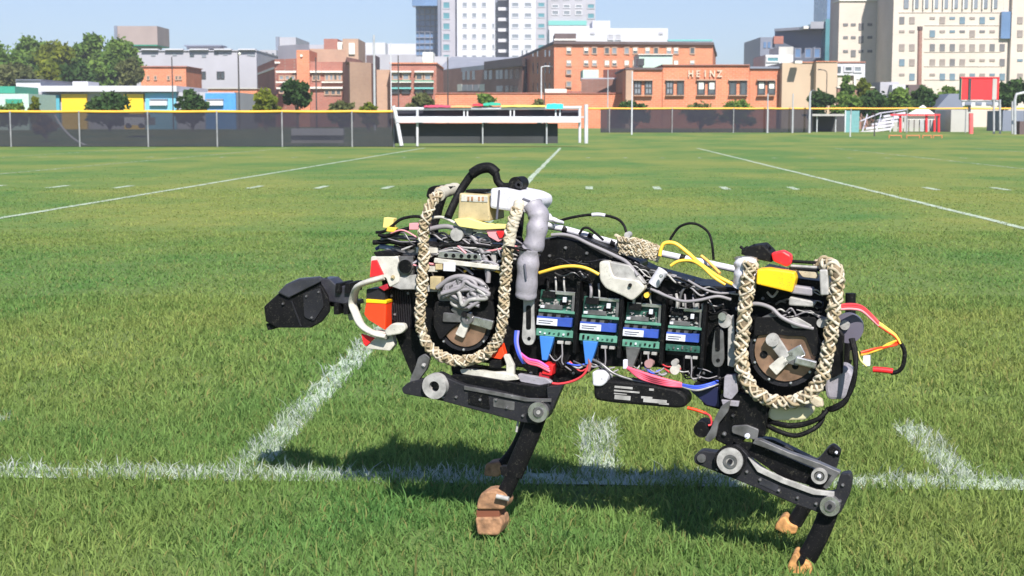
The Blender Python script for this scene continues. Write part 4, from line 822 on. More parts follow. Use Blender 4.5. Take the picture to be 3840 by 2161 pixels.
def braid(name, pts, rpx, par=rob, d=-.02, label=None):
    P = spline([Q(p[0], p[1], p[2] if len(p) > 2 else d) for p in pts], 26); L_ = [0]
    for i in range(1, len(P)): L_.append(L_[-1] + (P[i] - P[i - 1]).length)
    rad = rpx * K; core = MB().tube(P[::4] + [P[-1]], rad * .72, 10).build(name, rope_d, par)
    if label: core['label'] = label
    n = max(60, int(L_[-1] / .0016)); S = []
    j = 0
    for i in range(n + 1):
        s_ = L_[-1] * i / n
        while j < len(P) - 2 and L_[j + 1] < s_: j += 1
        t = (s_ - L_[j]) / max(1e-9, L_[j + 1] - L_[j]); S.append(P[j].lerp(P[j + 1], t))
    T0 = (S[1] - S[0]).normalized(); x = T0.cross(Vector((0, 1, 0))).normalized(); F = []
    for i in range(n + 1):
        T = (S[min(n, i + 1)] - S[max(0, i - 1)]).normalized(); x = (x - T * x.dot(T)).normalized(); F.append((x.copy(), T.cross(x)))
    pitch = rad * 4.4
    for k in range(8):
        sg = 1 if k % 2 else -1; ph = 2 * math.pi * (k // 2) / 4 + (0.5 if sg > 0 else 0); pts_ = []; wob = rng.uniform(0, 6)
        for i in range(n + 1):
            s_ = L_[-1] * i / n; a = ph + sg * 2 * math.pi * s_ / pitch + .45 * math.sin(s_ * 47 + wob) + .2 * math.sin(s_ * 131 + wob * 2)
            rr = rad * (.78 + .07 * math.sin(s_ * 83 + wob) + + .13 * math.sin(4 * a * sg + k * 1.57) + .05 * math.sin(s_ * 210 + k * 2)); pts_.append(S[i] + (F[i][0] * math.cos(a) + F[i][1] * math.sin(a)) * rr)
        MB().tube(pts_, lambda t, q=rng.uniform(0, 9): rad * (.215 + .05 * math.sin(t * 90 + q)), 5).build('rope_strand', rope_m[(k * 7 + len(name)) % 3], core)
    return core

# chassis
chassis = pl('chassis', [(1418, 985), (1560, 905), (1700, 900), (1900, 920), (2010, 905), (2090, 888), (2170, 905), (2300, 965), (2420, 1020), (2600, 1070), (2790, 1080), (2850, 1010), (3000, 1045), (3120, 1060), (3122, 1300), (3085, 1440), (3000, 1500), (2850, 1500), (2760, 1450), (2690, 1470), (2560, 1400), (2470, 1378), (2240, 1375), (2160, 1428), (2050, 1450), (1960, 1380), (1880, 1370), (1560, 1330), (1475, 1240), (1442, 1130)], .035, .13, blk, bev=.003)
pl('chassis_front_leg_guard', [(1470, 1230), (1548, 1230), (1600, 1330), (1575, 1400), (1545, 1412)], .02, .02, blk)
pl('upper_frame', [(1420, 945), (1560, 900), (1990, 925), (1990, 950), (1430, 960)], .028, .006, mgr)
# spine tube
tb('spine_tube', [(2020, 845, .10), (2110, 858, .10), (2280, 905, .10), (2500, 955, .10), (2720, 1002, .10), (2790, 1018, .10)], 13, tape, seg=14)
for x, y in ((2120, 862), (2215, 888), (2300, 912), (2560, 968)): tb('tape_wrap', [(x - 9, y - 3, .10), (x + 9, y + 3, .10)], 14.5, blk2, seg=12, spl=0)
pl('top_cover', [(2060, 900), (2110, 880), (2200, 898), (2300, 940), (2400, 985), (2400, 1010), (2300, 975), (2180, 925), (2070, 925)], .05, .08, blk, bev=.004)
tb('ribbed_cable', [(2068, 882, .03), (2110, 880, .03), (2156, 890, .03), (2214, 918, .025), (2301, 957, .02), (2353, 986, .012), (2392, 1035, .0)], 7, gcab, seg=8)

# four motor controllers
for i, (x0, y0, x1, y1) in enumerate(((2021, 1096, 2156, 1278), (2183, 1120, 2322, 1296), (2344, 1142, 2480, 1318), (2506, 1160, 2632, 1334))):
    wd = x1 - x0; sl = 4.5; f = lambda q, p: (x0 + wd * p - 12 * (q - .5) * 1.2, y0 + (y1 - y0) * q + (p - .5) * wd * math.tan(R(sl)))
    def band(name, q0, q1, p0, p1, d0, t, m, par): return pl(name, [f(q0, p0), f(q0, p1), f(q1, p1), f(q1, p0)], d0, t, m, par, .0006)
    mc = band('motor_controller', -.02, 1.0, 0, 1, .022, .006, pcb if i < 3 else dgr, rob)
    band('bracket', -.02, .05, .25, .95, .012, .008, alu, mc); band('bracket', .05, .42, .88, .96, .012, .008, mgr, mc); band('connector', .0, .14, .05, .4, .010, .010, blk2, mc)
    band('component', .16, .26, .55, .78, .014, .006, blk2, mc); band('component', .10, .2, .62, .72, .008, .006, lab, mc); band('heat_sink', .27, .36, .08, .62, .012, .008, mgr, mc)
    band('component', .30, .35, .02, .12, .006, .006, lab, mc); band('board_strip', .38, .43, -.02, .98, .006, .014, pcbl, mc); band('component', .44, .52, -.02, .66, .010, .012, mgr, mc)
    for k in range(3): band('chip', .45, .51, .12 + .24 * k, .22 + .24 * k, .006, .006, blk2, mc)
    band('blue_block', .52, .70, -.05, .92, .006, .016, blu, mc); band('label_sticker', .56, .70, -.05, .52, .0045, .003, lab, mc); band('printed_line', .60, .615, 0, .40, .0035, .001, ink, mc); band('printed_line', .645, .66, 0, .34, .0035, .001, ink, mc)
    band('gap_plate', .715, .765, -.05, .90, .012, .012, blk, mc); band('board_strip', .78, .92, -.04, .98, .008, .014, pcbl if i < 3 else pcb, mc)
    for k in range(7): band('solder_part', .80 + rng.uniform(0, .06), .86 + rng.uniform(0, .03), .04 + .13 * k, .09 + .13 * k, .005, .004, rng.choice([lab, mgr, pcb, blk2]), mc)
    s_ = MB()                           # the many tiny soldered parts
    for k in range(130):
        q, p = rng.choice([rng.uniform(.16, .50), rng.uniform(.78, .9)]), rng.uniform(.02, .92); c = Q(*f(q, p), .022); h = rng.uniform(.001, .003); s_.box(c.x - h, c.x + h, c.y - rng.uniform(.002, .007), c.y, c.z - h * .6, c.z + h * .6)
    tag(s_.build('solder_parts', rng.choice([lgr, mgr]), mc), kind='stuff')
    if i < 2: pl('cable_plug', [f(.93, .06), f(.93, .46), f(1.10, .42), f(1.42, .32), f(1.42, .18), f(1.10, .10)], .004, .014, plug)
    if i == 2: pl('cable_plug', [f(.93, .06), f(.93, .46), f(1.10, .40), f(1.45, .26), f(1.45, .16), f(1.10, .10)], .004, .014, mgr)
    if i == 3: ds('round_cap', 2528, 1362, 12, .004, .02, lgr); ds('round_cap', 2530, 1388, 18, .004, .02, wht)
    band('socket', 1.0, 1.06, .56, .72, .010, .010, lgr, mc); band('socket', 1.0, 1.06, .78, .92, .010, .010, lgr, mc)
    pl('divider_plate', [(x1 + 6, y0 - 40), (x1 + 20, y0 - 38), (x1 + 4, y1 + 50), (x1 - 10, y1 + 45)], .004, .03, blk)
    for k in range(2): tb('thin_wire', [(x0 + 60 + 26 * k, y1 + 4, .012), (x0 + 58 + 30 * k, y1 + 50, .01), (x0 + 66 + 22 * k, y1 + 85, .012), (x0 + 100 + 22 * k, y1 + 112 - 30 * (i > 0), .02)], 3, gcab if k else blk2)
    for k in range(3): tb('thin_wire', [(x0 + 30 + 32 * k, y0 - 55, .03), (x0 + 34 + 30 * k, y0 - 28, .012), (x0 + 30 + 34 * k, y0 + 8, .016)], 4 if k else 6, rng.choice([gcab, blk2, lgr]))

# bracket bars beside the boards
for pts, m in (([(1962, 1010), (2004, 1014), (2000, 1180), (2006, 1270), (1996, 1296), (1968, 1294), (1956, 1270), (1962, 1180)], lgr), ([(2682, 1228), (2712, 1236), (2716, 1350), (2706, 1376), (2680, 1378), (2668, 1356), (2670, 1300)], mgr)):
    o = pl('slotted_link', rounded(pts, 16), -.004, .008, m, bev=.001); xs = sum(p[0] for p in pts) / len(pts); yb = max(p[1] for p in pts)
    pl('slot', rounded([(xs - 9, yb - 150), (xs + 9, yb - 150), (xs + 9, yb - 60), (xs - 9, yb - 60)], 8), -.0055, .002, blk, o, .0003); ds('hole', xs + 2, yb - 26, 7, -.0055, .002, blk, o)
pl('side_bracket', [(2730, 1190), (2752, 1180), (2758, 1380), (2728, 1372)], -.002, .006, lgr); ds('knob', 2718, 1206, 24, -.01, .02, lgr); ds('knob', 2708, 1188, 15, -.016, .02, alu)
pl('top_bracket', rounded([(2246, 980), (2284, 980), (2290, 1010), (2300, 1040), (2395, 1052), (2420, 1082), (2396, 1108), (2370, 1130), (2338, 1112), (2270, 1082), (2248, 1050)], 14), -.006, .03, wht, bev=.003)
pl('bracket_plate', [(2286, 982), (2360, 996), (2400, 1040), (2420, 1066), (2300, 1042)], .0, .02, lgr, bev=.002)
tb('roller', [(2486, 1014, .0), (2450, 1068, .0)], 21, tape, seg=16, spl=0); bolt(2478, 1036, 7, -.026); bolt(2362, 1070, 7, -.012, blk2); ds('spring_post', 2424, 1108, 10, -.004, .02, yelw)
tb('wire', [(2440, 1084, -.004), (2503, 1112, -.008), (2561, 1130, -.01), (2622, 1126, -.008), (2690, 1112, 0), (2740, 1124, .01)], 6, gcab)
tb('wire', [(2580, 1052, .02), (2640, 1085, .012), (2700, 1100, .014), (2760, 1096, .02)], 5, gcab); tb('wire', [(2545, 1150, .02), (2560, 1090, .02), (2600, 1060, .03)], 5, mgr)
for k in range(6): rb('small_fitting', 2510 + 24 * k, 1120 + 5 * k + rng.uniform(-10, 10), 2522 + 24 * k, 1140 + 5 * k, .012, .012, rng.choice([mgr, lgr, blk2]))

# ---- front ring, taped tops and rope
FR = [(1700, 712, .10), (1660, 722, .03), (1622, 756, -.005), (1602, 800), (1590, 850), (1586, 905), (1590, 960), (1586, 1030), (1580, 1100), (1576, 1170), (1578, 1232), (1602, 1290), (1650, 1332), (1706, 1354), (1764, 1350), (1818, 1330), (1856, 1290), (1878, 1240), (1888, 1170), (1892, 1093), (1899, 1016), (1904, 945), (1914, 880), (1926, 826), (1940, 780)]
braid('front_rope_ring', [(1668, 716, .05), (1640, 732, .01), (1618, 764, -.012)] + FR[3:], 22)
def sleeve(name, pts, rpx, m, d=-.02, ribs=16, amp=.05, par=rob):
    P = [Q(p[0], p[1], p[2] if len(p) > 2 else d) for p in pts]; q = rng.uniform(0, 6)
    return MB().tube(P, lambda t: rpx * K * (1 + amp * math.sin(t * ribs * 6.28 + q) + .04 * math.sin(t * 23 + q)), 14, spl=26).build(name, m, par)
sleeve('ring_sleeve', [(1712, 708, .11), (1690, 712, .08), (1666, 720, .045), (1646, 732, .01)], 24, mat('cream_tape', (.38, .36, .30), .6, 0, .1, 40)); sleeve('ring_sleeve', [(1908, 925, -.02), (1922, 850, -.02), (1938, 800, -.018), (1950, 760, 0)], 22, rope_m[2], ribs=12, amp=.04)
tb('far_ring', [(1660, 735, .20), (1640, 800, .20), (1630, 900, .20), (1700, 1280, .20), (1800, 1300, .20), (1900, 1200, .20), (1940, 900, .20), (1950, 780, .20)], 20, blk2, seg=10)
for k, y in enumerate((940, 1010, 1085)): rb('ring_clip', 1560, y - 10, 1640, y + 10, .0, .03, wht if k < 2 else lgr)
# ---- white box, khaki box, handle
bx = pl('taped_box', rounded([(1838, 706), (1895, 708), (1975, 724), (2012, 742), (2014, 770), (1990, 800), (1900, 792), (1836, 782)], 12), -.005, .12, tape, bev=.006)
pl('box_seam', [(1868, 712), (1876, 712), (1866, 824), (1858, 824)], -.0065, .002, ink, bx); pl('printed_mark', [(1962, 742), (1990, 752), (1984, 760), (1956, 748)], -.0065, .002, ink, bx)
kb = pl('khaki_battery', rounded([(1722, 724), (1830, 732), (1838, 830), (1716, 828)], 8), .0, .10, kh, bev=.003); pl('label_strip', [(1730, 730), (1828, 736), (1828, 760), (1728, 756)], -.0015, .002, wht, kb)
for x in (1752, 1766, 1792, 1806): rb('printed_mark', x, 738, x + 8, 754, -.003, .0015, brn, kb)
pl('lime_strap', rounded([(1700, 822), (1752, 818), (1820, 840), (1900, 845), (1900, 858), (1800, 862), (1720, 850)], 8), -.012, .03, strap, bev=.002)
tb('carry_handle', [(1680, 815, .0), (1700, 770, .02), (1722, 725, .04), (1745, 688, .05), (1776, 650, .055), (1822, 633, .055), (1856, 648, .05), (1866, 680, .05), (1888, 700, .05), (1922, 698, .05)], 15, blk2, seg=12, flat=(1, 1.2))
tb('handle_pad', [(1770, 652, .05), (1800, 634, .05), (1836, 630, .05), (1862, 650, .05)], 21, blk2, seg=12); ds('handle_knob', 1932, 690, 27, .02, .05, blk2); ds('knob_ring', 1944, 694, 14, .014, .008, dgr, hole=.5)
pl('fuzzy_pad', rounded([(1596, 740), (1604, 706), (1628, 696), (1690, 700), (1688, 712), (1650, 722), (1616, 748)], 10), .05, .05, blk2, bev=.005); rb('pad_edge', 1745, 712, 1820, 722, .02, .05, blk2)
sleeve('fabric_hose', [(1998, 772, .01), (2020, 812, .0), (2014, 860, -.008), (2002, 920, -.012), (1992, 940, -.012)], 40, gtape, ribs=4, amp=.03)
hb = sleeve('fabric_hose', [(1988, 938, -.014), (1980, 1000, -.016), (1974, 1090, -.014), (1972, 1112, -.012)], 42, gtape, ribs=3, amp=.025); tb('printed_mark', [(1967, 990, -.0425), (1974, 1046, -.0425)], 4, ink, hb, 6, 0)
tb('binding_cord', [(1900, 925, -.03), (1950, 935, -.04), (2030, 948, -.02)], 5, blk2)
for x, y, r in ((2035, 806, 14), (2060, 820, 11), (2050, 842, 12), (2085, 828, 8)): tb('crumpled_tape', [(x - 20, y - 6, .04), (x, y, .03), (x + 24, y + 8, .05)], r, tape, seg=7)

# ---- electronics inside the front ring
for k, (pts, r, m) in enumerate((([(1600, 822), (1655, 815), (1705, 836), (1748, 860), (1820, 868), (1890, 880)], 6, wht), ([(1610, 860), (1680, 850), (1760, 880), (1800, 930), (1830, 1000), (1830, 1060)], 10, gcab), ([(1640, 905), (1720, 880), (1800, 905), (1880, 930)], 7, blk2), ([(1630, 880), (1720, 900), (1800, 898), (1890, 905)], 8, gcab),
        ([(1640, 922), (1730, 916), (1800, 922), (1880, 925)], 9, blk2), ([(1640, 930), (1700, 905), (1760, 920), (1880, 950)], 5, lgr), ([(1850, 880), (1800, 900), (1815, 960), (1828, 1050)], 7, gcab), ([(1740, 1020), (1770, 1004), (1830, 1008), (1880, 1024)], 5, yelw),
        ([(1620, 870), (1660, 895), (1720, 905), (1780, 935)], 6, blk2), ([(1760, 905), (1790, 880), (1830, 890), (1850, 930)], 6, gcab))):
    tb('wire', [(x, y, .004 + .003 * (k % 4)) for x, y in pts], r, m)
ds('capacitor', 1712, 880, 26, -.004, .04, lgr); ds('capacitor', 1760, 868, 14, .0, .03, mgr)
pl('pink_connector', [(1820, 858), (1890, 866), (1898, 892), (1868, 908), (1832, 888)], -.006, .02, pinkp); pl('red_connector', [(1860, 868), (1896, 866), (1898, 890), (1872, 894)], -.010, .01, redp); rb('pink_connector', 1534, 838, 1600, 862, .0, .03, pinkp)
pl('drilled_plate', [(1646, 942), (1800, 952), (1806, 976), (1640, 966)], .0, .01, alu)
for x in (1672, 1700, 1730, 1758, 1782): ds('plate_hole', x, 958 + (x - 1672) * .05, 8, -.0015, .002, blk)
pl('white_beam', [(1628, 968), (1760, 984), (1876, 998), (1876, 1014), (1750, 1000), (1626, 986)], -.004, .012, wht); rb('plastic_tag', 1662, 986, 1706, 1018, -.006, .006, lab, rot=3); rb('fitting', 1632, 990, 1658, 1012, -.004, .02, kh)
for k in range(14): rb('small_fitting', 1625 + 18 * k, 985 + rng.uniform(-60, 34), 1636 + 18 * k + rng.uniform(0, 10), 1000 + rng.uniform(-40, 30), .01, .015, rng.choice([blk2, dgr, mgr, blk2, lgr]))
# front shoulder motor
fm = ds('shoulder_motor', 1738, 1206, 118, .012, .05, blk2, bev=.002); ds('motor_rim', 1738, 1206, 118, .008, .006, dgr, fm, hole=.86); ds('tan_plate', 1742, 1214, 92, .004, .01, copper, fm)
pl('motor_shroud', rounded([(1630, 1130), (1846, 1130), (1856, 1200), (1800, 1212), (1740, 1200), (1690, 1236), (1650, 1280), (1624, 1220)], 14), -.003, .008, blk2, fm)
def spoke(cx, cy, x, y, wd, d0, par, m=alu):
    a = math.atan2(y - cy, x - cx); nx, ny = -math.sin(a) * wd / 2, math.cos(a) * wd / 2
    return pl('spoke', rounded([(cx + nx, cy + ny), (x + nx * 1.2, y + ny * 1.2), (x - nx * 1.2, y - ny * 1.2), (cx - nx, cy - ny)], 6), d0, .01, m, par, .0015)
for x, y, m_ in ((1660, 1190, mgr), (1722, 1262, wht), (1846, 1222, alu), (1752, 1170, alu), (1700, 1150, mgr)): spoke(1752, 1196, x, y, 30, -.008, fm, m_)
ds('hub_cap', 1752, 1196, 22, -.016, .012, mgr, fm, hole=.45); ds('hub_bolt', 1740, 1180, 12, -.018, .01, blk2, fm)
for a in range(0, 360, 45): bolt(1738 + 106 * math.cos(R(a)), 1206 + 106 * math.sin(R(a)), 5, .002, alu, fm)
coil = tb('cable_coil', [(1744 + 78 * math.cos(t * .42), 1100 + 42 * math.sin(t * .42) - 10, -.008 + .002 * math.sin(t)) for t in range(0, 31)], 8, gcab, seg=7, spl=3)
for k in range(20):
    a0 = rng.uniform(0, 6.3); pts = [(1744 + rng.uniform(12, 92) * math.cos(a0 + .8 * j), 1102 + rng.uniform(10, 62) * math.sin(a0 + .8 * j), -.012 - .0022 * (k % 7)) for j in range(6)]; tb('cable_loop', pts, rng.uniform(6, 9), rng.choice([gcab, gcab, lgr, mgr]), coil, 7)
pl('coil_backing', rounded([(1650, 1060), (1800, 1040), (1838, 1110), (1800, 1160), (1660, 1150), (1636, 1110)], 26), .0, .012, mgr, coil)
tb('cable_loop', [(1640, 1080, -.01), (1690, 1045, -.014), (1740, 1038, -.016), (1800, 1058, -.012), (1830, 1090, -.01)], 10, gcab, coil)
pl('hose_clamp', [(1612, 1038), (1655, 1040), (1650, 1090), (1612, 1084)], -.008, .02, kh)

# ---- nose bumper, red blocks, head
pl('bumper_bracket', rounded([(1390, 962), (1490, 960), (1500, 1000), (1496, 1060), (1460, 1078), (1446, 1040), (1388, 1046)], 8), -.004, .02, wht, bev=.002); pl('red_triangle', [(1392, 978), (1412, 975), (1438, 1030), (1386, 1040)], -.008, .005, redp)
pl('dark_recess', rounded([(1398, 946), (1440, 942), (1494, 952), (1484, 962), (1410, 962)], 6), -.004, .03, blk2)
ds('camera_lens', 1518, 1000, 27, -.012, .04, blk, bev=.002); ds('lens_ring', 1518, 1000, 31, -.008, .02, mgr, hole=.86); rb('lens_mount', 1492, 962, 1548, 1066, .0, .03, mgr); pl('mount_foot', [(1458, 1046), (1560, 1030), (1572, 1086), (1500, 1086), (1460, 1072)], -.002, .02, lgr)
bp = tb('bumper_strap', [(1440, 1040, -.006), (1390, 1054, -.01), (1345, 1072, .0), (1330, 1100, .02), (1322, 1138, .03), (1334, 1176, .02), (1356, 1220, .0), (1400, 1250, -.01), (1450, 1262, -.012)], 21, wht, seg=12, flat=(1, .55))
tb('bumper_strap', [(1320, 1080, .08), (1308, 1136, .08), (1320, 1200, .08)], 14, lgr, seg=10, flat=(1, .6)); pl('strap_end', rounded([(1440, 1240), (1470, 1212), (1515, 1214), (1522, 1234), (1506, 1252), (1448, 1262)], 14), -.018, .016, wht, bev=.003)
pl('nose_block', [(1374, 1085), (1442, 1080), (1442, 1126), (1372, 1130)], .004, .05, dgr); pl('red_block', [(1372, 1132), (1448, 1134), (1444, 1240), (1380, 1200), (1364, 1180)], -.001, .06, orr, bev=.003, label='glossy orange-red block behind the bumper strap'); pl('orange_edge', [(1372, 1122), (1450, 1128), (1448, 1140), (1372, 1136)], -.003, .062, yel)
pl('dark_red_block', [(1418, 1078), (1452, 1064), (1456, 1082), (1440, 1092)], -.002, .03, mat('dark_red_plastic', (.35, .015, .03), .4)); pl('red_triangle', [(1354, 1252), (1406, 1268), (1372, 1300), (1362, 1290)], -.004, .006, redp)
pl('lower_bracket', rounded([(1404, 1240), (1470, 1250), (1478, 1296), (1462, 1316), (1378, 1308), (1372, 1300), (1408, 1270)], 6), .0, .02, wht); bolt(1448, 1267, 8, -.006, blk2); bolt(1472, 1040, 8, -.008, kh)
for k, (pts, r, m) in enumerate((([(1410, 872), (1440, 868), (1470, 848), (1505, 822), (1560, 812), (1600, 822)], 6, blk2), ([(1400, 910), (1460, 906), (1520, 914), (1590, 908)], 10, blk2), ([(1410, 935), (1470, 902), (1540, 925), (1590, 930)], 7, mat('navy_cable', (.03, .04, .16), .5)), ([(1420, 880), (1450, 885), (1520, 860), (1580, 850)], 8, blk2), ([(1430, 900), (1480, 890), (1560, 895)], 9, mgr), ([(1425, 925), (1500, 935), (1580, 945)], 10, mat('steel_blue', (.22, .28, .36), .4)))):
    tb('wire', [(x, y, .01 + .012 * (k % 3)) for x, y in pts], r, m)
rb('yellow_tag', 1437, 818, 1474, 856, .01, .02, mat('pale_yellow', (.78, .62, .20), .5), rot=6); pl('yellow_tag', [(1452, 850), (1488, 856), (1478, 872), (1448, 868)], .005, .01, yelw)
def hull(name, near, far, d0, d1, m, par=rob, bev=.004):
    bm = bmesh.new()
    for x, y in near: bm.verts.new(Q(x, y, d0))
    for x, y in far: bm.verts.new(Q(x, y, d1))
    bmesh.ops.convex_hull(bm, input=bm.verts); bmesh.ops.recalc_face_normals(bm, faces=bm.faces)
    me = bpy.data.meshes.new(name); bm.to_mesh(me); bm.free(); me.materials.append(m); o = bpy.data.objects.new(name, me); col.objects.link(o); o.parent = par
    bv = o.modifiers.new('bevel', 'BEVEL'); bv.width = bev; bv.segments = 3; return o
hd = hull('head', [(1036, 1108), (1090, 1078), (1140, 1066), (1196, 1060), (1232, 1120), (1238, 1170), (1208, 1208), (1168, 1230), (1036, 1230), (996, 1206), (990, 1150)], [(1070, 1090), (1110, 1050), (1200, 1036), (1236, 1052), (1240, 1150), (1180, 1200), (1040, 1196), (1010, 1150)], .02, .14, blk2)
hcr = mat('head_grey_shell', (.032, .032, .042), .35, 0, .3, 30)
hull('head_crest', [(1040, 1100), (1072, 1066), (1122, 1046), (1204, 1038), (1208, 1056), (1160, 1064), (1110, 1090), (1080, 1120)], [(1080, 1068), (1124, 1042), (1204, 1036), (1204, 1050)], .012, .11, hcr, hd)
pl('head_seam', [(1090, 1130), (1094, 1128), (1130, 1224), (1126, 1226)], .0175, .003, dgr, hd, .0002); pl('head_panel', rounded([(1136, 1100), (1200, 1080), (1214, 1150), (1176, 1206), (1140, 1190)], 10), .0165, .004, dgr, hd, .0008)
for x, y in ((1148, 1112), (1194, 1096), (1168, 1192), (1060, 1140)): bolt(x, y, 5, .014, mgr, hd)
pl('head_foot', rounded([(996, 1214), (1028, 1214), (1030, 1234), (1004, 1240)], 5), .03, .05, blk2, hd)
nk = pl('neck', rounded([(1202, 1044), (1236, 1046), (1256, 1066), (1306, 1078), (1312, 1130), (1296, 1142), (1222, 1130), (1186, 1118)], 6), .04, .05, hcr, bev=.002); pl('neck_core', [(1232, 1130), (1330, 1130), (1332, 1146), (1240, 1150)], .05, .05, blk, nk)
for x in (1267, 1302): rb('bellows_tooth', x - 9, 1063, x + 9, 1100, .03, .07, blk2, nk)
for x in (1260, 1296): rb('bellows_tooth', x - 9, 1138, x + 9, 1180, .03, .07, blk2, nk)
for x, y in ((1222, 1046), (1240, 1117), (1272, 1121)): bolt(x, y, 6, .045, blk, nk)

# ---- mid body extras: rope bundle, cables on top
for k in range(5): braid('rope_bundle', [(2318 + 2 * k, 900 + 11 * k, .05 + .02 * (k % 2)), (2380 + 2 * k, 905 + 12 * k, .04), (2440, 922 + 10 * k, .045), (2478 - 2 * k, 940 + 8 * k, .05)], 14)
ds('rope_knot', 2352, 882, 12, .06, .02, lgr); tb('rope_tail', [(2330, 896, .05), (2312, 884, .05), (2308, 886, .05)], 7, rope_c)
c1 = tb('top_cable', [(2080, 836, .09), (2120, 822, .09), (2160, 813, .09), (2214, 806, .09), (2272, 809, .09), (2316, 822, .09), (2340, 846, .085), (2350, 880, .08)], 5.5, blk2); tb('cable_sleeve', [(2220, 806, .09), (2245, 805, .09), (2270, 809, .09)], 7.5, tape, c1)
tb('top_cable', [(2512, 900, .08), (2538, 861, .08), (2560, 845, .08), (2590, 838, .08), (2622, 845, .08), (2656, 872, .07), (2670, 915, .06), (2676, 975, .06)], 5, blk2)
tb('top_cable', [(2172, 880, .08), (2186, 858, .08), (2204, 855, .08), (2222, 866, .08), (2262, 900, .07)], 5, blk2)
tb('yellow_cable', [(2474, 960, .03), (2480, 930, .03), (2495, 912, .03), (2532, 914, .03), (2576, 946, .03), (2620, 985, .02), (2680, 1030, .005), (2730, 1058, .0), (2770, 1076, .01)], 7.5, yelw); tb('yellow_cable', [(2515, 997, .02), (2545, 980, .02), (2590, 978, .02), (2630, 998, .01), (2676, 1040, .0), (2720, 1068, .0)], 6, yelw)
tb('yellow_cable', [(2630, 960, .04), (2660, 985, .03), (2700, 1026, .01)], 6, mat('amber_cable', (.80, .42, .10), .5)); tb('yellow_cable', [(2022, 1024, .0), (2098, 1003, -.004), (2156, 999, -.006), (2202, 1008, -.006), (2246, 1030, -.004)], 6.5, yelw)
for k in range(7): tb('wire', [(2300 + 20 * k, 962 + 6 * k, .03), (2360 + 18 * k, 985 + 8 * k + rng.uniform(-8, 8), .022), (2430 + 20 * k, 1010 + 6 * k, .018), (2500 + 18 * k, 1015 + 10 * k, .03)], rng.uniform(3, 6), rng.choice([blk2, blk2, gcab, mgr]))

# ---- under the body: battery, pink and blue wires
bt = pl('battery_pack', rounded([(2226, 1426), (2300, 1428), (2420, 1440), (2540, 1462), (2576, 1490), (2574, 1526), (2540, 1532), (2300, 1512), (2226, 1500)], 22), -.004, .06, blk2, bev=.005, label='long black battery pack with white printing')
for k, (x0, y0, x1, y1) in enumerate(((2304, 1450, 2372, 1458), (2302, 1466, 2398, 1472), (2302, 1476, 2350, 1480), (2304, 1484, 2364, 1500), (2434, 1458, 2452, 1466), (2404, 1488, 2446, 1496), (2412, 1498, 2500, 1512), (2470, 1512, 2508, 1518))): rb('printed_label', x0, y0, x1, y1, -.0055, .002, lgr, bt, rot=5, bev=.0003)
pl('white_clip', rounded([(2220, 1394), (2262, 1392), (2280, 1412), (2276, 1434), (2256, 1450), (2222, 1448)], 10), -.010, .05, tape, bev=.003)
for k in range(4): tb('pink_cable', [(2352 + 3 * k, 1380 + 2 * k, .0), (2400, 1396 + 7 * k, -.006), (2450, 1412 + 7 * k, -.008 + .003 * k), (2508, 1428 + 6 * k, -.004), (2556, 1440 + 3 * k, .004)], 6.5, pnk)
for k in range(3): tb('pink_cable', [(1944 + 4 * k, 1318 + 4 * k, .0), (1980, 1346 + 7 * k, -.004), (2020, 1356 + 8 * k, -.004), (2056 + 3 * k, 1378 + 8 * k, .0)], 5.5, pnk if k else mat('magenta_cable', (.60, .08, .35), .5))
for k in range(3): tb('blue_cable', [(1934 + 5 * k, 1240, .0), (1932 + 4 * k, 1285, -.004), (1944 + 4 * k, 1330, -.004), (1962 + 4 * k, 1362, .006)], 5.5, bluw if k < 2 else mat('lilac_cable', (.25, .22, .62), .5))
for k in range(3): tb('blue_cable', [(2556, 1442 + 4 * k, .01), (2610, 1450 + 7 * k, .0), (2660, 1440 + 6 * k, .004), (2692, 1428 + 6 * k, .02)], 4.5, bluw if k < 2 else lgr)
tb('red_cable', [(2060, 1436, .01), (2100, 1440, .008), (2152, 1428, .006), (2190, 1404, .004), (2208, 1366, .006)], 5, redw); tb('red_cable', [(2206, 1340, .008), (2212, 1366, .006), (2206, 1392, .006)], 7, mat('brown_sleeve', (.30, .11, .10), .6))
tb('wire', [(2210, 1345, .01), (2250, 1362, .006), (2300, 1400, .004), (2360, 1422, .006), (2440, 1440, .01)], 6, mgr); rb('red_connector', 2036, 1366, 2072, 1406, .0, .03, redp, rot=12); rb('dark_red_connector', 2020, 1400, 2060, 1424, .004, .03, MATS['dark_red_plastic'], rot=12)
ds('round_cap', 2432, 1365, 16, .006, .02, mat('dusky_pink', (.35, .20, .20), .5)); rb('white_tag', 2336, 1350, 2352, 1384, -.002, .01, lab); pl('belly_plate', [(2600, 1440), (2700, 1440), (2710, 1540), (2640, 1520)], .02, .05, blk)
pl('blue_belly_plate', [(2590, 1468), (2692, 1452), (2700, 1530), (2650, 1520)], .016, .004, mat('navy_plate', (.01, .012, .05), .4))
tb('orange_cable', [(2578, 1530, .01), (2610, 1538, .01), (2650, 1552, .01)], 6, orr)
pl('front_rail', rounded([(1724, 1386), (1760, 1384), (1928, 1408), (1946, 1424), (1900, 1428), (1730, 1402)], 5), -.012, .014, wht); pl('rail_bracket', [(1885, 1330), (1906, 1330), (1926, 1370), (1926, 1420), (1838, 1408), (1838, 1396), (1898, 1394), (1898, 1366)], -.008, .012, wht)
pl('orange_clamp', [(1832, 1312), (1880, 1290), (1892, 1330), (1878, 1348), (1840, 1342)], -.010, .02, orr); rb('black_knob', 1834, 1350, 1878, 1380, -.008, .03, blk2)
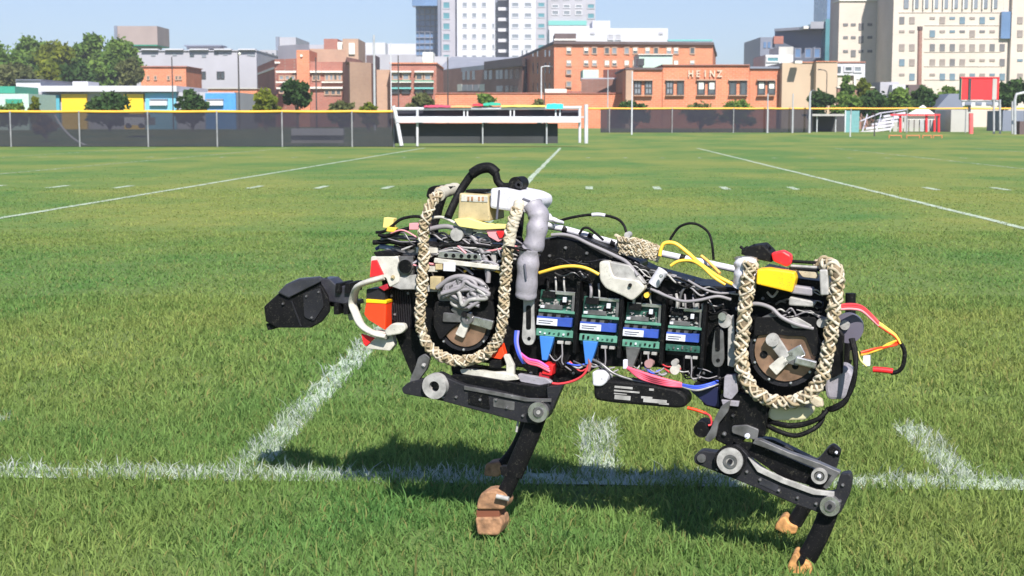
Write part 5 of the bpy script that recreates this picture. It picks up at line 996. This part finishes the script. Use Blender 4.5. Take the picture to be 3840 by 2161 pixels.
pl('rail_end', rounded([(1940, 1402), (2050, 1420), (2070, 1436), (2050, 1450), (1950, 1432)], 8), -.004, .014, gtape); pl('front_body_arm', rounded([(1690, 1370), (2060, 1420), (2062, 1500), (1960, 1496), (1700, 1440)], 10), .01, .05, blk, bev=.002)

# ---- rear ring and hip motor
RR = [(2812, 985, .0), (2806, 1030), (2802, 1090), (2796, 1150), (2790, 1208), (2784, 1266), (2779, 1324), (2784, 1384), (2806, 1440), (2850, 1482), (2910, 1508), (2980, 1506), (3040, 1474), (3078, 1424), (3092, 1376), (3103, 1320), (3113, 1262), (3121, 1206), (3127, 1150), (3136, 1096), (3143, 1050), (3134, 1012, -.02), (3106, 990, -.005), (3072, 990, .02)]
braid('rear_rope_ring', [(2816, 985, -.02)] + RR[1:], 26); sleeve('ring_sleeve', [(2800, 972, .01), (2798, 1000, .005), (2796, 1040, .004), (2790, 1070, .01)], 44, tape, ribs=3)
pass; rb('ring_clamp', 3074, 1012, 3106, 1108, -.03, .03, lgr, rot=-3, bev=.003); rb('rope_fitting', 3090, 972, 3118, 990, .0, .02, wht)
tb('far_ring', [(2900, 1000, .20), (2880, 1100, .20), (2880, 1380, .20), (2960, 1440, .20), (3120, 1440, .20), (3180, 1330, .20), (3190, 1100, .20)], 20, blk2, seg=10)
pl('rope_tail', [(3052, 1486), (3082, 1500), (3088, 1526), (3060, 1530), (3036, 1510)], -.03, .02, rope_c, bev=.003)
hm = ds('hip_motor', 2944, 1318, 132, .012, .05, blk2, bev=.002); ds('motor_rim', 2944, 1318, 132, .008, .006, dgr, hm, hole=.86); ds('tan_plate', 2944, 1318, 112, .004, .01, copper, hm)
for x, y, m_ in ((2894, 1268, lgr), (3012, 1312, alu), (2896, 1392, wht), (2996, 1352, mgr), (2960, 1352, alu)): spoke(2948, 1344, x, y, 38 if x != 2960 else 60, -.010, hm, m_)
ds('spoke_end', 2896, 1276, 24, -.016, .012, lgr, hm); rb('spoke_bar', 2980, 1346, 3062, 1376, -.018, .012, alu, hm, rot=14, bev=.003); ds('plate_hole', 2864, 1330, 14, .0025, .004, blk2, hm); ds('plate_hole', 2982, 1374, 12, .0025, .004, blk2, hm)
pl('motor_shroud', rounded([(2830, 1190), (3060, 1190), (3074, 1330), (3050, 1340), (3020, 1262), (2960, 1262), (2900, 1252), (2826, 1262)], 14), -.003, .008, blk2, hm)
for a in range(0, 360, 40): bolt(2944 + 121 * math.cos(R(a)), 1318 + 121 * math.sin(R(a)), 5, .002, alu, hm)
tb('wire', [(2760, 1160, .0), (2830, 1140, -.002), (2890, 1155, -.006), (2930, 1190, -.010), (2990, 1218, -.008), (3050, 1232, .0)], 8, gcab); pl('lever', rounded([(2950, 1196), (2990, 1190), (3046, 1222), (3034, 1234), (2972, 1230)], 7), -.006, .02, lgr, bev=.002); pl('lever', rounded([(2834, 1200), (2890, 1176), (2950, 1206), (2945, 1226), (2850, 1210)], 7), .0, .02, mgr, bev=.002)
for pts, m in (([(2968, 1070), (3050, 1082), (3046, 1112), (2960, 1100)], gtape), ([(2960, 1112), (3060, 1134), (3050, 1152), (2956, 1146)], lgr), ([(2990, 1014), (3060, 1020), (3068, 1046), (3010, 1040)], rope_c)): pl('bundle_piece', rounded(pts, 9), .0, .03, m, bev=.003)
ds('knob', 3080, 1212, 17, -.006, .03, lgr); pl('yellow_block', rounded([(2838, 1012), (2880, 1008), (2978, 1022), (2984, 1046), (2970, 1098), (2836, 1066)], 6), -.028, .05, yel, bev=.003, label='bright yellow rectangular battery')
pl('black_tape_ball', rounded([(2776, 940), (2810, 925), (2860, 918), (2892, 950), (2896, 985), (2860, 978), (2790, 960)], 8), .0, .07, blk2, bev=.008)
for k in range(9): x_ = 2785 + 12 * k; tb('tape_tuft', [(x_, 955, .02), (x_ + rng.uniform(-8, 8), 935, .02), (x_ + rng.uniform(-12, 12), 918 + rng.uniform(-4, 10), .02)], 6, blk2, seg=5, spl=2)
pl('red_plug', rounded([(2890, 950), (2935, 940), (2966, 958), (2968, 990), (2950, 1002), (2898, 980)], 9), -.008, .03, redp, bev=.004); tb('rod', [(2966, 980, .01), (3096, 988, .01)], 6, blk2, spl=0); tb('rod', [(2966, 998, .004), (3096, 1006, .004)], 6, lgr, spl=0); tb('rod', [(2960, 1006, .0), (3094, 1016, .0)], 5, blk2, spl=0)
# rear end: disc, cylinder, tail wires
ds('rear_disc', 3180, 1232, 56, .09, .02, pry, bev=.002); ds('rear_disc_hub', 3168, 1220, 18, .08, .02, lgr); pl('rear_cylinder', rounded([(3100, 1380), (3170, 1372), (3200, 1400), (3196, 1450), (3170, 1500), (3100, 1500), (3090, 1440)], 20), .06, .06, gtape, bev=.006)
pl('rear_plate', [(3110, 1200), (3164, 1260), (3160, 1400), (3120, 1420)], .05, .02, blk)
for k in range(3): tb('tail_cable', [(3150, 1146 + 7 * k, .03), (3190, 1142 + 8 * k, .05), (3231, 1150 + 8 * k, .07), (3268, 1182 + 7 * k, .08), (3296, 1212 + 5 * k, .08)], 5.5, redw if k != 2 else pinkp)
for k in range(3): tb('tail_cable', [(3290, 1206 + 6 * k, .08), (3326, 1232 + 5 * k, .08), (3358, 1258 + 3 * k, .08), (3376, 1290, .08)], 4.5, (yelw, mat('amber_cable', (.8, .42, .1)), orr)[k])
for k in range(4): tb('tail_cable', [(3362 + 4 * k, 1262 + 4 * k, .08), (3366 - 12 * k, 1290, .082), (3330 - 12 * k, 1300 + 4 * k, .08), (3280 - 10 * k, 1308 + 6 * k, .08), (3228, 1322 + 3 * k, .07)], 4, (orr, orr, yelw, yelw)[k])
tb('tail_loop', [(3380, 1290, .08), (3392, 1320, .08), (3388, 1366, .08), (3370, 1392, .08), (3340, 1400, .08)], 8, blk2); tb('heat_shrink', [(3274, 1386, .08), (3310, 1388, .08), (3348, 1393, .08)], 11, redp, spl=2)
rb('white_connector', 3236, 1336, 3262, 1374, .07, .02, lab); tb('wire', [(3216, 1320, .06), (3226, 1350, .07), (3250, 1374, .07)], 4, strap); rb('yellow_tag', 3186, 1318, 3204, 1350, .03, .01, strap)
for k in range(3): tb('rear_cable', [(3190 + 4 * k, 1270, .02), (3204 + 3 * k, 1330, .01), (3208, 1390, .0), (3198 - 3 * k, 1450, .0), (3170, 1500 + 4 * k, .0), (3128, 1526 + 5 * k, .0), (3100, 1535, .01)], 8, blk2)
for k in range(2): tb('rear_cable', [(3110, 1530, .01), (3070, 1570, .0), (3010, 1590 + 4 * k, .0), (2950, 1594 + 4 * k, .0), (2880, 1576 + 4 * k, .01)], 9, blk2)
tb('rear_cable', [(3092, 1540, .02), (3074, 1590, .01), (3030, 1620, .0), (2980, 1634, .0), (2920, 1618, .0), (2870, 1592, .01)], 9, blk2)
pl('cream_box', rounded([(2886, 1528), (2940, 1520), (3040, 1530), (3050, 1552), (3020, 1576), (2900, 1580), (2876, 1562)], 12), .0, .05, mat('cream_plastic', (.58, .53, .34), .5), bev=.004)

# fine wiring, zip ties and fasteners all over the body
for k in range(46):
    x = rng.uniform(1440, 1860); y = rng.uniform(870, 1010); L_ = rng.uniform(60, 190); tb('wire', [(x, y, rng.uniform(.0, .02)), (x + L_ * .35, y + rng.uniform(-22, 14), .004), (x + L_ * .7, y + rng.uniform(-10, 26), .002), (min(1960, x + L_), y + rng.uniform(-16, 40), .015)], rng.uniform(2.2, 5), rng.choice([blk2, blk2, gcab, mgr, lgr, dgr, gtape, gcab, pinkp]))
for k in range(30):
    x = rng.uniform(2060, 2700); y0_ = 930 + (x - 2060) * .22; y = y0_ + rng.uniform(10, 110); L_ = rng.uniform(40, 120); tb('wire', [(x, y, .028), (x + L_ * .3, y + rng.uniform(-24, 16), .018), (x + L_ * .7, y + rng.uniform(-12, 30), .016), (x + L_, y + rng.uniform(-10, 36), .028)], rng.uniform(2, 4.2), rng.choice([blk2, dgr, gcab, mgr, lgr, gcab]))
for k in range(24):
    x = rng.uniform(2050, 2680); y = 1330 + (x - 2050) * .09 + rng.uniform(-10, 30); L_ = rng.uniform(30, 90); tb('wire', [(x, y, .014), (x + L_ * .5, y + rng.uniform(6, 40), .008), (x + L_, y + rng.uniform(-6, 20), .014)], rng.uniform(2, 4), rng.choice([blk2, gcab, mgr, redw, bluw, lgr]))
for k in range(26):
    x = rng.uniform(2860, 3080); y = rng.uniform(1090, 1190); L_ = rng.uniform(30, 110); tb('wire', [(x, y, .01), (x + L_ * .5, y + rng.uniform(-20, 20), .004), (min(3085, x + L_), y + rng.uniform(-10, 20), .012)], rng.uniform(2, 4.5), rng.choice([blk2, dgr, gcab, mgr, lgr, gcab]))
for x, y in ((1468, 1110), (1480, 1180), (1530, 1100), (1540, 1240), (1560, 1320), (2060, 960), (2120, 930), (2200, 950), (2740, 1120), (2700, 1420), (2640, 1400), (2600, 1380), (2420, 1360), (2240, 1350), (2150, 1400), (2060, 1300), (2800, 1440), (2860, 1120), (3060, 1160), (3070, 1400), (1930, 1380), (1990, 1400)): bolt(x, y, 6, .031, mgr)
for k in range(9): pl('side_rib', [(1462 + 9 * k, 1090 + k), (1466 + 9 * k, 1090 + k), (1474 + 9 * k, 1200 + 6 * k), (1470 + 9 * k, 1200 + 6 * k)], .032, .003, dgr, bev=.0002)

# ---- legs
def leg(kind):
    if kind == 'front':
        o = pl('near_front_leg', rounded([(1504, 1458), (1530, 1434), (1590, 1420), (1640, 1398), (1692, 1424), (1740, 1444), (1860, 1466), (1980, 1498), (2050, 1500), (2066, 1530), (2058, 1562), (2020, 1592), (1950, 1584), (1780, 1538), (1640, 1500), (1512, 1478)], 12), -.035, .03, dgr, bev=.002)
        pl('thigh_inset', [(1756, 1470), (1830, 1476), (1836, 1536), (1756, 1516)], -.037, .003, blk, o, .0005); pl('thigh_rib', [(1740, 1448), (1850, 1468), (1980, 1494), (2066, 1496), (2066, 1508), (1970, 1506), (1850, 1482), (1740, 1462)], -.040, .006, mgr, o, .0006)
        pl('thigh_upper', rounded([(1690, 1405), (1790, 1412), (2010, 1450), (2060, 1440), (2070, 1490), (1990, 1494), (1690, 1440)], 10), -.02, .02, blk, o, .002); pl('knee_bracket', [(2050, 1452), (2110, 1446), (2070, 1540), (2056, 1530)], -.028, .02, dgr, o, .001)
        pl('hip_link', rounded([(1568, 1340), (1592, 1326), (1612, 1342), (1600, 1385), (1560, 1440), (1534, 1450), (1538, 1420), (1556, 1380)], 10), -.028, .012, mgr, o); bolt(1588, 1370, 8, -.032, lgr, o)
        ds('hip_hub', 1628, 1450, 50, -.052, .02, lgr, o, hole=.42); ds('hub_core', 1638, 1446, 16, -.050, .012, blk, o); ds('knee_hub', 2016, 1547, 39, -.048, .016, alu, o, hole=.5); ds('hub_core', 2018, 1547, 19, -.052, .006, mgr, o); ds('hub_core', 2018, 1547, 8, -.054, .004, lgr, o)
        tb('shank', [(2014, 1560, -.012), (1985, 1640, -.012), (1950, 1720, -.012), (1925, 1780, -.012)], 38, blk2, o, 14, 3, flat=(1, .55)); tb('shank', [(1932, 1760, -.012), (1912, 1810, -.012), (1890, 1852, -.012)], 30, blk2, o, 14, 3, flat=(1, .6))
        pl('shank_clip', rounded([(1872, 1750), (1900, 1750), (1910, 1790), (1880, 1784)], 6), -.02, .02, blk2, o); tb('shank_edge', [(1945, 1570, -.02), (1936, 1620, -.02)], 5, lgr, o, 6, 0)
        f = pl('foot', rounded([(1806, 1846), (1850, 1840), (1886, 1856), (1900, 1886), (1890, 1912), (1786, 1912), (1790, 1876)], 12), -.04, .055, brn, o, .004); pl('foot_groove', [(1786, 1912), (1872, 1912), (1872, 1942), (1786, 1942)], -.034, .045, mat('dark_brown_rubber', (.18, .06, .03), .7), o); pl('foot_pad', rounded([(1780, 1942), (1876, 1940), (1884, 1970), (1868, 2010), (1790, 2006)], 10), -.04, .055, brn, o, .004)
        tb('ankle_pin', [(1862, 1862, -.05), (1908, 1872, -.05)], 10, lgr, o, 8, 0)
        return o
    o = pl('near_rear_leg', rounded([(2600, 1712), (2626, 1690), (2690, 1698), (2760, 1668), (2800, 1700), (2816, 1730), (2880, 1780), (2960, 1818), (3060, 1852), (3130, 1850), (3150, 1780), (3188, 1774), (3196, 1800), (3188, 1852), (3152, 1926), (3110, 1944), (3060, 1920), (2975, 1890), (2860, 1840), (2740, 1792), (2604, 1738)], 14), -.035, .03, dgr, bev=.002)
    ds('thigh_tip', 2630, 1720, 16, -.04, .006, mgr, o); pl('thigh_rib', [(2804, 1716), (2850, 1752), (2940, 1795), (3060, 1838), (3128, 1846), (3128, 1862), (3050, 1856), (2930, 1812), (2840, 1770)], -.042, .008, lgr, o, .0008)
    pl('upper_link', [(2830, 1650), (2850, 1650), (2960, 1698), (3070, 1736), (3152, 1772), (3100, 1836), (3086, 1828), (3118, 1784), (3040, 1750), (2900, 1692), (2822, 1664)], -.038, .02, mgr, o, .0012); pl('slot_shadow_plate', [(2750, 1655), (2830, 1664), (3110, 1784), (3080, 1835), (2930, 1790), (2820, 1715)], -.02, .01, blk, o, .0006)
    ds('hip_hub', 2736, 1730, 57, -.048, .014, blk2, o); ds('hip_hub_cap', 2736, 1730, 48, -.056, .010, lgr, o); ds('hub_core', 2738, 1732, 26, -.058, .004, mgr, o, hole=.6); ds('hub_core', 2738, 1732, 9, -.060, .006, dgr, o)
    ds('link_hub', 3072, 1787, 29, -.046, .02, lgr, o, hole=.66); ds('hub_core', 3072, 1787, 16, -.044, .01, mgr, o); bolt(3072, 1787, 7, -.048, lab, o); ds('knee_hub', 3112, 1900, 36, -.050, .018, alu, o, hole=.55); ds('hub_core', 3112, 1900, 20, -.053, .006, mgr, o); ds('hub_core', 3112, 1900, 8, -.056, .006, dgr, o)
    tb('shank', [(3108, 1915, -.015), (3084, 1980, -.015), (3050, 2050, -.015), (3022, 2100, -.015)], 36, blk2, o, 14, 3, flat=(1, .62)); pl('foot', rounded([(2972, 2080), (2986, 2076), (3000, 2100), (3036, 2112), (3046, 2140), (3030, 2170), (2970, 2168), (2950, 2130), (2958, 2110)], 10), -.045, .055, orf, o, .004)
    ds('ankle_pin', 3004, 2106, 13, -.05, .05, blk2, o); return o
leg('front'); leg('rear')
# far side legs
fl = tb('far_front_leg', [(1720, 1440, .22), (1850, 1500, .22), (1960, 1530, .22)], 34, dgr, rob, 12, 3, flat=(.4, 1)); tb('shank', [(1985, 1530, .23), (1965, 1620, .23), (1925, 1700, .23), (1880, 1752, .23)], 28, blk2, fl, 12, 3); ds('knee_hub', 1960, 1530, 30, .18, .02, lgr, fl); pl('foot', rounded([(1820, 1740), (1868, 1732), (1884, 1756), (1868, 1790), (1812, 1786)], 10), .21, .05, brn, fl, .004)
rl = pl('far_rear_leg', rounded([(2820, 1640), (2900, 1650), (3060, 1730), (3076, 1715), (3104, 1680), (3124, 1670), (3152, 1694), (3136, 1760), (3110, 1800), (2900, 1760), (2820, 1700)], 10), .20, .03, dgr, bev=.002); bolt(3136, 1698, 6, .19, lab, rl); pl('link_end', rounded([(3104, 1682), (3124, 1670), (3152, 1692), (3150, 1712), (3108, 1702)], 8), .195, .02, blk2, rl)
tb('shank', [(3095, 1790, .22), (3050, 1850, .22), (3010, 1910, .22), (2980, 1962, .22)], 30, blk2, rl, 12, 3); pl('foot', rounded([(2926, 1944), (2944, 1938), (2960, 1962), (2992, 1976), (2984, 2004), (2940, 2004), (2904, 1984), (2908, 1968)], 9), .20, .05, orf, rl, .004)
for o_, pts in ((bpy.data.objects['near_front_leg'], ((1710, 1490), (1860, 1500), (1900, 1530), (1960, 1560), (1800, 1500), (1660, 1490), (1920, 1486))), (bpy.data.objects['near_rear_leg'], ((2800, 1770), (2850, 1800), (2920, 1840), (2990, 1868), (3060, 1890), (3160, 1820), (2690, 1760), (3150, 1880)))):
    for x, y in pts: bolt(x, y, 6, -.039, mgr, o_)
pl('leg_sticker', rounded([(1850, 1494), (1930, 1508), (1928, 1540), (1850, 1526)], 4), -.0362, .002, mgr, bpy.data.objects['near_front_leg'], .0002); pl('leg_sticker', rounded([(2850, 1790), (2920, 1822), (2912, 1846), (2846, 1816)], 4), -.0362, .002, hcr, bpy.data.objects['near_rear_leg'], .0002)
# rear hip housing and link
pl('hip_housing', rounded([(2700, 1480), (2780, 1470), (2870, 1510), (2880, 1560), (2868, 1640), (2800, 1640), (2760, 1690), (2680, 1650), (2700, 1560)], 10), -.012, .05, blk, bev=.003); pl('hip_cover', rounded([(2744, 1598), (2800, 1594), (2846, 1612), (2838, 1652), (2790, 1640), (2744, 1624)], 8), -.018, .01, mgr); bolt(2802, 1636, 10, -.022, lab); bolt(2716, 1628, 8, -.018, mgr); bolt(2748, 1560, 7, -.016, dgr)
pl('hip_link_bar', rounded([(2706, 1522), (2740, 1500), (2730, 1545), (2694, 1590), (2684, 1640), (2660, 1660), (2640, 1650), (2664, 1610), (2684, 1560)], 8), -.028, .012, mgr); pl('link_clamp', [(2704, 1500), (2772, 1506), (2768, 1526), (2710, 1520)], -.02, .014, gtape); pl('hip_bracket', rounded([(2716, 1410), (2760, 1406), (2768, 1470), (2742, 1500), (2712, 1490)], 8), -.016, .02, gtape)
ds('stop_knob', 2630, 1612, 30, -.01, .05, blk2, bev=.004); rb('stop_arm', 2630, 1590, 2690, 1630, .0, .03, blk2); tb('red_cable', [(2640, 1550, .0), (2662, 1560, -.01), (2668, 1590, -.01), (2656, 1596, -.012)], 4, redw)

# ------------------------------------------------------------------ thin summer haze over the whole place
hz = MB().box(-700, 700, -90, 1150, -2.0, 95, None).build('haze', bpy.data.materials.new('haze'))
hm_ = hz.data.materials[0]; hm_.use_nodes = True; t = hm_.node_tree; t.nodes.clear(); o_ = t.nodes.new('ShaderNodeOutputMaterial'); v_ = t.nodes.new('ShaderNodeVolumePrincipled')
v_.inputs['Color'].default_value = (.88, .92, 1, 1); v_.inputs['Density'].default_value = .0005; t.links.new(v_.outputs[0], o_.inputs['Volume']); tag(hz, 'thin pale summer haze over the field and the town', 'haze', kind='stuff')
